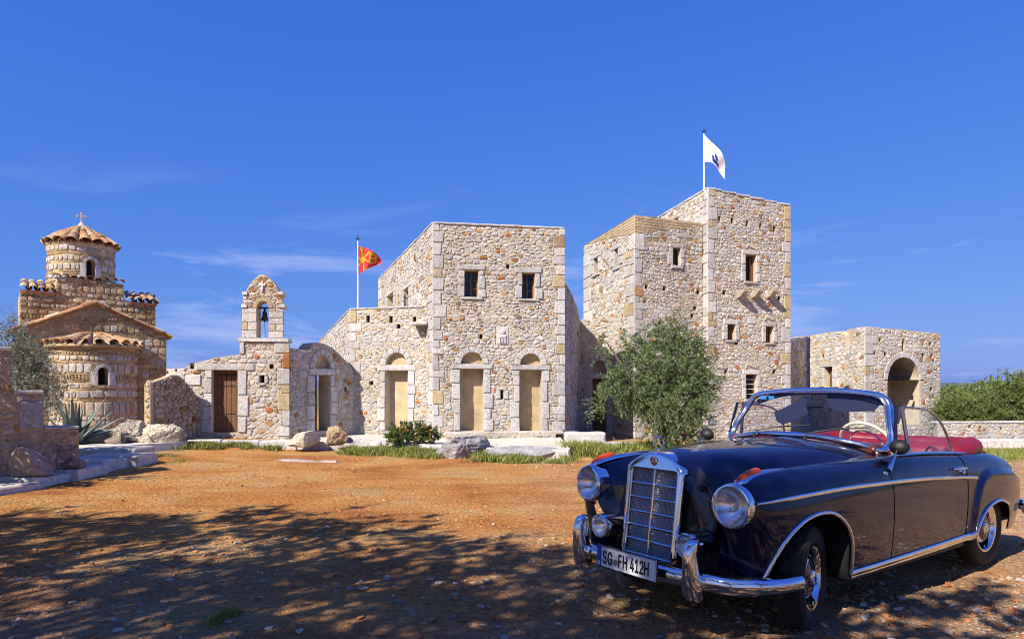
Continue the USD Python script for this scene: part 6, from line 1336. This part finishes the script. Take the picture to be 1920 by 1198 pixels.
spots = [(218, 1166, 22, 'pale beige stone lying in the shade at the lower left of the yard'), (428, 1166, 18, 'white angular stone near the dry tuft at the bottom of the yard'), (640, 957, 13, 'cream stone in the sunlit dirt left of the tree shade'),
    (600, 1005, 14, 'grey stone at the edge of the tree shade'), (680, 1104, 26, 'flat blue-grey stone in the middle of the foreground'), (750, 1126, 30, 'largest flat slate-coloured stone before the car'), (770, 1148, 24, 'slate-coloured stone just below the largest one'),
    (842, 1120, 18, 'grey stone right of the slate-coloured stones'), (850, 1152, 20, 'pinkish grey stone nearest the middle of the bottom edge'), (934, 1175, 22, 'long grey stone by the bottom edge left of the car'), (806, 1084, 16, 'small white stone above the slate-coloured group'),
    (1008, 1105, 14, 'small stone between the foreground and the number plate'), (1602, 1125, 15, 'orange stone on the ground beside the front wheel'), (1140, 1146, 14, 'pale stone under the front bumper'), (802, 1010, 16, 'yellowish stone in the dappled light'), (262, 1130, 18, 'dark grey stone in the shade at the lower left'),
    (1705, 1170, 20, 'grey stone right of the front wheel at the bottom'), (1236, 1190, 24, 'blue-grey stone at the bottom edge below the bumper'), (1345, 1192, 22, 'grey stone at the bottom edge beside the front tyre'), (560, 1170, 20, 'flat grey stone among gravel at the bottom'), (30, 1172, 22, 'grey stone in the lower left corner')]
for k, (u, v, w, lab) in enumerate(spots):
    Y = EYE * FPX / (v - HOR); p = P(u, v, Y); s = w / FPX * Y / 2; g = np.random.default_rng(500 + k)
    tone = {'white': (0.6, 0.58, 0.54), 'slate': (0.30, 0.27, 0.26), 'blue': (0.31, 0.29, 0.28), 'crea': (0.52, 0.42, 0.28), 'yell': (0.5, 0.38, 0.2), 'oran': (0.45, 0.22, 0.09), 'pale': (0.52, 0.44, 0.34), 'pink': (0.42, 0.34, 0.32)}
    tn = next((c for n_, c in tone.items() if n_ in lab), (0.38, 0.33, 0.29))
    m = pebble(40 + k); m.vertices *= s * np.array([1.0, 1.0, 0.75]); m = m.subdivide_to_size(s * 0.5) if False else m
    o_ = obj('ground_stone', moved(m, (p[0], p[1], float(ground_z(p[0], p[1])) + s * 0.12), rz=g.uniform(0, 6)) if False else tm(moved(m, rz=g.uniform(0, 6)).vertices + np.array([p[0], p[1], float(ground_z(p[0], p[1])) + s * 0.12]), m.faces), 'rock', smooth=False, label=lab, category='stone', tone=tn)
# ------------------------------------------------------------------ plants
def leaf_mesh(c, d, L, Wd, rng, cup=0.12):
    """Diamond leaves: base points c, directions d (unit), lengths L, widths Wd. Returns mesh and the row per leaf."""
    n = len(c); r = rng.normal(size=(n, 3)); s = np.cross(d, r); s /= np.linalg.norm(s, axis=1, keepdims=True) + 1e-9; u = np.cross(s, d)
    L, Wd = np.broadcast_to(L, n)[:, None], np.broadcast_to(Wd, n)[:, None]
    v = np.stack([c, c + d * L * 0.45 + s * Wd / 2 + u * L * cup, c + d * L, c + d * L * 0.45 - s * Wd / 2 + u * L * cup], 1).reshape(-1, 3)
    b = np.arange(n) * 4
    return tm(v, np.vstack([np.stack([b, b + 1, b + 2], 1), np.stack([b, b + 2, b + 3], 1)]))
def unit(v): return v / (np.linalg.norm(v, axis=-1, keepdims=True) + 1e-12)
def crown(lobes, twigs, per, L, Wd, rng, droop=0.15, shell=0.5, twig_len=0.35, spread=0.6):
    """Leaves set along twigs that grow outward in ellipsoidal lobes. Lobes: (centre, radii)."""
    vol = np.array([np.prod(l[1]) ** 0.67 for l in lobes]); pick = rng.choice(len(lobes), twigs, p=vol / vol.sum())
    C = np.array([l[0] for l in lobes], float)[pick]; R = np.array([l[1] for l in lobes], float)[pick]
    dr = unit(rng.normal(size=(twigs, 3))); rad = (shell + (1 - shell) * rng.random(twigs) ** 0.6)
    lump = meshkit.fbm((C + dr * R) * 1.6, 3, 4)
    rad = rad * (0.72 + 0.55 * lump)
    p0 = C + dr * R * rad[:, None]
    td = unit(dr * 0.8 + rng.normal(size=(twigs, 3)) * spread + [0, 0, 0.25 - droop * 2]); tl = twig_len * rng.uniform(0.5, 1.25, twigs)
    t = (np.arange(per) + 0.5) / per
    base = p0[:, None] + td[:, None] * (tl[:, None] * t)[:, :, None]; base[:, :, 2] -= droop * (tl[:, None] * t) ** 2
    d = unit(td[:, None] * 0.7 + rng.normal(size=(twigs, per, 3)) * 0.75)
    n = twigs * per; tone = np.repeat(rng.uniform(0, 1, twigs), per) * 0.6 + rng.uniform(0, 0.4, n)
    m = leaf_mesh(base.reshape(-1, 3), d.reshape(-1, 3), L * rng.uniform(0.7, 1.25, n), Wd * rng.uniform(0.8, 1.2, n), rng)
    tn = np.repeat(np.column_stack([tone, tone, tone]), 4, axis=0)
    return m, tn, p0, td, tl
def tree(name, label, category, base, lobes, twigs, per, L, Wd, leaf, seed, trunk_r=0.09, droop=0.15, shell=0.5, twig_len=0.35, limbs=7, spread=0.6, fork=0.35, group=None):
    rng = np.random.default_rng(seed); b = np.array(base, float); t = thing(name, label, category, b, group=group)
    lb = [(np.array(c) - b, r) for c, r in lobes]
    m, tn, p0, td, tl = crown(lb, twigs, per, L, Wd, rng, droop, shell, twig_len, spread)
    obj('crown', m, leaf, t, smooth=False, tone=tn)
    top = np.mean([c for c, r in lb], axis=0); fk = np.array([top[0] * fork * 0.5, top[1] * fork * 0.5, top[2] * fork])
    tr = [tube([(0, 0, -0.15), (rng.normal(0, 0.03), 0, fk[2] * 0.5), fk], [trunk_r * 1.35, trunk_r * 1.05, trunk_r * 0.9], 9)]
    br = []
    for k in range(limbs):
        c, r = lb[k % len(lb)]; e = c + rng.normal(size=3) * np.array(r) * 0.35; mid = fk * 0.45 + e * 0.55 + rng.normal(size=3) * 0.12
        q = CubicSpline([0, 0.5, 1], [fk, mid, e])(np.linspace(0, 1, 7)); br.append(tube(q, np.linspace(trunk_r * 0.65, trunk_r * 0.12, 7), 7))
    for k in rng.choice(len(p0), min(90, len(p0)), replace=False):
        c = lb[int(np.argmin([np.linalg.norm(p0[k] - q[0]) for q in lb]))][0]; br.append(tube([c * 0.6 + p0[k] * 0.4, c * 0.2 + p0[k] * 0.8 + rng.normal(size=3) * 0.05, p0[k] + td[k] * tl[k]], [trunk_r * 0.13, trunk_r * 0.09, trunk_r * 0.04], 4))
    obj('trunk', tr[0], 'bark', t); 
    obj('branches', cat(br), 'bark', t, kind='stuff'); return t
def PL(lst, Y, dy=0.0):
    """Lobes from photograph pixels: (u, v, radius across, radius up) at distance Y (+ own depth offsets)."""
    return [(P(u, v, Y + d), (ru / FPX * Y, 0.8 * (ru + rv) / 2 / FPX * Y, rv / FPX * Y)) for u, v, ru, rv, d in lst]
Yo = 15.6
tree('olive_tree', 'bushy dark green olive tree in front of the tall tower', 'olive tree', (*P(1252, 838, Yo)[:2], 0.0),
    PL([(1255, 690, 56, 54, 0), (1188, 700, 40, 42, 0.1), (1152, 722, 24, 28, -0.2), (1295, 700, 36, 52, 0.1), (1272, 765, 50, 46, -0.3), (1228, 765, 36, 36, -0.3), (1262, 815, 44, 26, -0.2), (1180, 645, 16, 18, 0.3), (1215, 640, 26, 26, 0.2), (1262, 632, 30, 24, 0.1), (1316, 735, 22, 44, 0), (1132, 650, 14, 14, 0), (1200, 745, 36, 34, 0.2), (1134, 756, 16, 16, 0), (1300, 655, 20, 22, 0), (1310, 800, 26, 22, 0.1)], Yo),
    1150, 26, 0.085, 0.023, 'olive_leaf', 12, 0.10, 0.26, 0.12, 0.44, 12, spread=0.8)
tree('olive_tree', 'silvery grey-green olive beside the chapel behind the left wall', 'olive tree', (*P(70, 830, 16.4)[:2], 0.2),
    PL([(40, 690, 50, 40, 0), (70, 720, 34, 40, 0), (95, 745, 22, 40, 0), (10, 640, 26, 50, 0), (60, 665, 26, 26, 0), (5, 690, 30, 50, 0), (30, 620, 16, 22, 0)], 16.4), 800, 14, 0.08, 0.018, 'silver_olive_leaf', 13, 0.07, 0.1, 0.3, 0.4, 8, spread=0.8)
RG = [('mid-green rounded bush just right of the ruined gatehouse', [(1795, 760, 34, 28, 0), (1775, 770, 18, 24, 0), (1815, 770, 20, 22, 0)], 27.5, 'bush_leaf', 21), ('dark green bush between the two paler ones behind the low wall', [(1838, 770, 26, 22, 1), (1850, 760, 20, 20, 1)], 29, 'broad_leaf', 22),
    ('tall feathery olive behind the low wall at the right edge', [(1885, 750, 42, 44, 0), (1892, 712, 24, 26, 0), (1930, 735, 40, 54, 0), (1870, 775, 28, 22, 0), (1960, 760, 40, 40, 0)], 26.5, 'bush_leaf', 23), ('low dark shrub farther behind the right-hand bushes', [(1820, 755, 22, 14, 0), (1800, 750, 16, 12, 0), (1860, 752, 20, 14, 0)], 36, 'olive_leaf', 24)]
for lab, lob, Y, lf, sd in RG:
    tree('bush' if 'olive' not in lab else 'olive_tree', lab, 'bush' if 'olive' not in lab else 'olive tree', (*P(lob[0][0], 800, Y)[:2], -0.4), PL([(a_, b_ + 13, c_, d_ * 0.92, e_) for a_, b_, c_, d_, e_ in lob], Y), 780, 14, 0.12, 0.04, lf, sd, 0.06, 0.1, 0.3, 0.45, 6)
# a far belt of scrub
rng = np.random.default_rng(31); bl_ = []
for k in range(46):
    u = rng.uniform(1770, 2050) if k < 34 else rng.uniform(-300, 330); Y = rng.uniform(45, 120); bl_.append((np.array([(u - 960) / FPX * Y, Y, 0.6]), (rng.uniform(1.5, 4), 1.5, rng.uniform(0.8, 1.7))))
m, tn, *_ = crown(bl_, 5000, 8, 0.28, 0.14, rng, 0.05, 0.4, 0.6); obj('scrub', m, 'bush_leaf', smooth=False, tone=tn, kind='stuff', label='far-off band of green scrub on the horizon', category='scrub')
for k in range(70):   # scrub all round, outside the frame
    a_ = rng.uniform(0.76 * np.pi, 2.24 * np.pi); Y = rng.uniform(26, 60); bl_.append((np.array([Y * math.cos(a_), Y * math.sin(a_), 0.9]), (rng.uniform(1.2, 3.2), rng.uniform(1.2, 2.5), rng.uniform(0.9, 2.6))))
m, tn, *_ = crown(bl_[46:], 4200, 8, 0.30, 0.16, rng, 0.05, 0.4, 0.6); obj('surrounding_scrub', m, 'bush_leaf', smooth=False, tone=tn, kind='stuff', label='green scrub around the yard outside the frame', category='scrub')
# flowering bush
t = thing('flowering_bush', 'green bush covered in small orange flowers beside the grey outcrop', 'flowering bush', (*P(776, 836, 16.0)[:2], 0.12)); o = np.array((*P(776, 836, 16.0)[:2], 0.12)); rng = np.random.default_rng(41)
lb = [(c - o, r) for c, r in PL([(752, 815, 20, 17, 0), (780, 812, 26, 18, 0), (804, 818, 18, 14, 0), (738, 822, 10, 10, 0)], 16.0)]
m, tn, p0, td, tl = crown(lb, 420, 12, 0.055, 0.03, rng, 0.05, 0.3, 0.14); obj('foliage', m, 'broad_leaf', t, smooth=False, tone=tn)
fl = []; ft = []
for k in rng.choice(len(p0), 120, replace=False):
    q = trimesh.creation.icosphere(1, rng.uniform(0.014, 0.026)); q.vertices = q.vertices * [1, 1, 0.6] + p0[k] + td[k] * tl[k] * 1.0; fl.append(q); ft.append(np.tile(rng.uniform(0, 1), (len(q.vertices), 3)))
obj('flower_heads', cat(fl), 'flower', t, smooth=False, kind='stuff', tone=np.vstack(ft))
# agave
ag = P(140, 826, 14.8); t = thing('agave', 'blue-green agave with pointed leaves beside the chapel apse', 'agave', (ag[0], ag[1], 0.27)); rng = np.random.default_rng(51)
for k in range(24):
    a = k * 2.399 + rng.normal(0, 0.1); el = math.radians(80 - 2.4 * k + rng.normal(0, 4)); L = rng.uniform(0.95, 1.3) * (0.85 if k < 5 else 1); n = 12; s = np.linspace(0, 1, n)
    dirh = np.array([math.cos(a), math.sin(a), 0]); ax = np.outer(s * L * math.cos(el), dirh) + np.outer(s * L * math.sin(el) - 0.12 * s ** 2 * (1 if k > 12 else 0.2), [0, 0, 1]); side = np.array([-math.sin(a), math.cos(a), 0])
    w = 0.075 * np.minimum(1, (1 - s) * 1.7) ** 0.8 * (0.75 + 0.35 * np.sin(np.pi * np.minimum(s * 1.6, 1))); up = np.cross(dirh * math.cos(el) + np.array([0, 0, math.sin(el)]), side) * -1
    V2 = []
    for i in range(n):
        for j, c in ((-1, 0.55), (-0.55, 0.12), (0, -0.1), (0.55, 0.12), (1, 0.55)): V2.append(ax[i] + side * w[i] * j + up * w[i] * (c - 0.3))
        for j, c in ((0.5, -0.2), (0, -0.42), (-0.5, -0.2)): V2.append(ax[i] + side * w[i] * j + up * w[i] * (c - 0.3))
    ii, jj = np.meshgrid(np.arange(n - 1), np.arange(8), indexing='ij'); j2 = (jj + 1) % 8
    obj('leaf', quads(V2, np.stack([ii * 8 + jj, ii * 8 + j2, (ii + 1) * 8 + j2, (ii + 1) * 8 + jj], -1).reshape(-1, 4)), 'agave_leaf', t, smooth=50, tone=np.full(3, rng.random()))
# small upright shrub by the ruined wall
sb_ = P(343, 800, 17.6); t = thing('shrub', 'small dark spiky shrub at the foot of the low ruined wall', 'shrub', (sb_[0], sb_[1], 0.3)); rng = np.random.default_rng(55)
c = np.zeros((420, 3)); c[:, :2] = rng.normal(0, 0.06, (420, 2)); d = unit(np.column_stack([rng.normal(0, 0.28, 420), rng.normal(0, 0.28, 420), np.ones(420)])); c += d * rng.uniform(0, 0.3, 420)[:, None]
obj('foliage', leaf_mesh(c, d, rng.uniform(0.1, 0.2, 420), 0.014, rng), 'broad_leaf', t, smooth=False, tone=np.repeat(rng.uniform(0, 1, (420, 1)), 4, 0).repeat(3, 1))
# grass along the kerb and in tufts
def grass(paths, n, hgt, rng, width=0.35):
    base, hs = [], []
    for (pts, share, wd, hh) in paths:
        p = np.array(pts); L = np.concatenate([[0], np.cumsum(np.linalg.norm(np.diff(p, axis=0), axis=1))]); k = int(n * share); t = rng.uniform(0, L[-1], k)
        x, y = np.interp(t, L, p[:, 0]), np.interp(t, L, p[:, 1]); x = x + rng.normal(0, wd * 0.35, k); y = y + rng.normal(0, wd, k); cl = meshkit.fbm(np.column_stack([x * 1.7, y * 1.7, 0 * x]), 3, 2)
        ok = rng.random(k) < sstep(0.40, 0.60, cl); base.append(np.column_stack([x, y])[ok]); hs.append((hh * rng.uniform(0.3, 1.35, k) * (0.6 + 0.8 * cl))[ok])
    b, h = np.vstack(base), np.concatenate(hs); c = np.column_stack([b, ground_z(b[:, 0], b[:, 1]) - 0.01]); d = unit(np.column_stack([rng.normal(0, 0.45, len(c)), rng.normal(0, 0.45, len(c)), np.ones(len(c))]))
    tn = np.clip(meshkit.fbm(np.column_stack([b * 0.9, 0 * h]), 3, 7) * 1.5 - 0.35 + rng.normal(0, 0.25, len(h)) + 0.12, 0, 1)
    return leaf_mesh(c, d, h, 0.013, rng, 0.1), np.repeat(tn[:, None], 4, 0).repeat(3, 1)
rng = np.random.default_rng(61)
g1 = [([(-7.6, 15.9), (-5.6, 16.25)], 0.16, 0.22, 0.14), ([(-3.9, 16.3), (-2.6, 15.9), (-1.3, 15.1), (0.2, 14.55), (1.1, 14.3)], 0.34, 0.24, 0.16), ([(1.3, 15.4), (2.5, 16.2), (4.2, 16.6), (6, 17)], 0.26, 0.5, 0.22), ([(10, 17.2), (13, 18.2), (17, 19)], 0.2, 0.9, 0.17), ([(-6.6, 13.6), (-7.2, 14.8)], 0.03, 0.3, 0.06)]
m, tn = grass(g1, 85000, 0.15, rng); obj('grass', m, 'grass_blade', smooth=False, tone=tn, kind='stuff', label='green and straw-coloured grass growing along the kerb', category='grass')
g2 = [([P(300, 1160, 4.7)[:2], P(345, 1160, 4.75)[:2]], 0.55, 0.10, 0.05), ([P(400, 1170, 4.5)[:2], P(430, 1160, 4.6)[:2]], 0.45, 0.08, 0.05)]
m, tn = grass(g2, 700, 0.06, rng); obj('dry_tufts', m, 'grass_blade', smooth=False, tone=np.clip(tn * 0.5 + 0.5, 0, 1), kind='stuff', label='dry grass tufts in the dirt at the bottom', category='grass')
# trees that stand beside and behind the photographer and shade the foreground
def shade_tree(base, c, R, seed, lab, twigs=390, per=12):
    rng = np.random.default_rng(seed); lob = [(np.array(c) + rng.normal(size=3) * np.array(R) * 0.68, np.array(R) * rng.uniform(0.24, 0.5)) for _ in range(9)]
    tree('shade_tree', lab, 'tree', (*base, 0.0), lob, twigs, per, 0.24, 0.10, 'broad_leaf', seed, 0.16, 0.1, 0.35, 0.7, 11, fork=0.45)
shade_tree((-12.4, 8.2), (-11.6, 8.8, 3.4), (1.5, 1.3, 1.1), 75, 'leafy tree outside the left edge, shading the entrance wall', 600)
shade_tree((-6.8, -1.4), (-6.3, -0.6, 5.9), (3.0, 2.3, 1.5), 71, 'leafy tree left of the photographer, casting shade on the yard')
shade_tree((-11.5, -0.6), (-10.4, 1.2, 5.8), (2.8, 2.2, 1.5), 72, 'leafy tree far left of the photographer, shading the steps')
shade_tree((-2.4, -3.4), (-2.2, -2.6, 6.0), (2.8, 2.2, 1.6), 73, 'leafy tree behind the photographer, shading the car front')
shade_tree((2.8, -4.2), (2.6, -3.9, 6.2), (2.7, 2.3, 1.6), 74, 'leafy tree behind the photographer on the right, shading the lower right', 300)
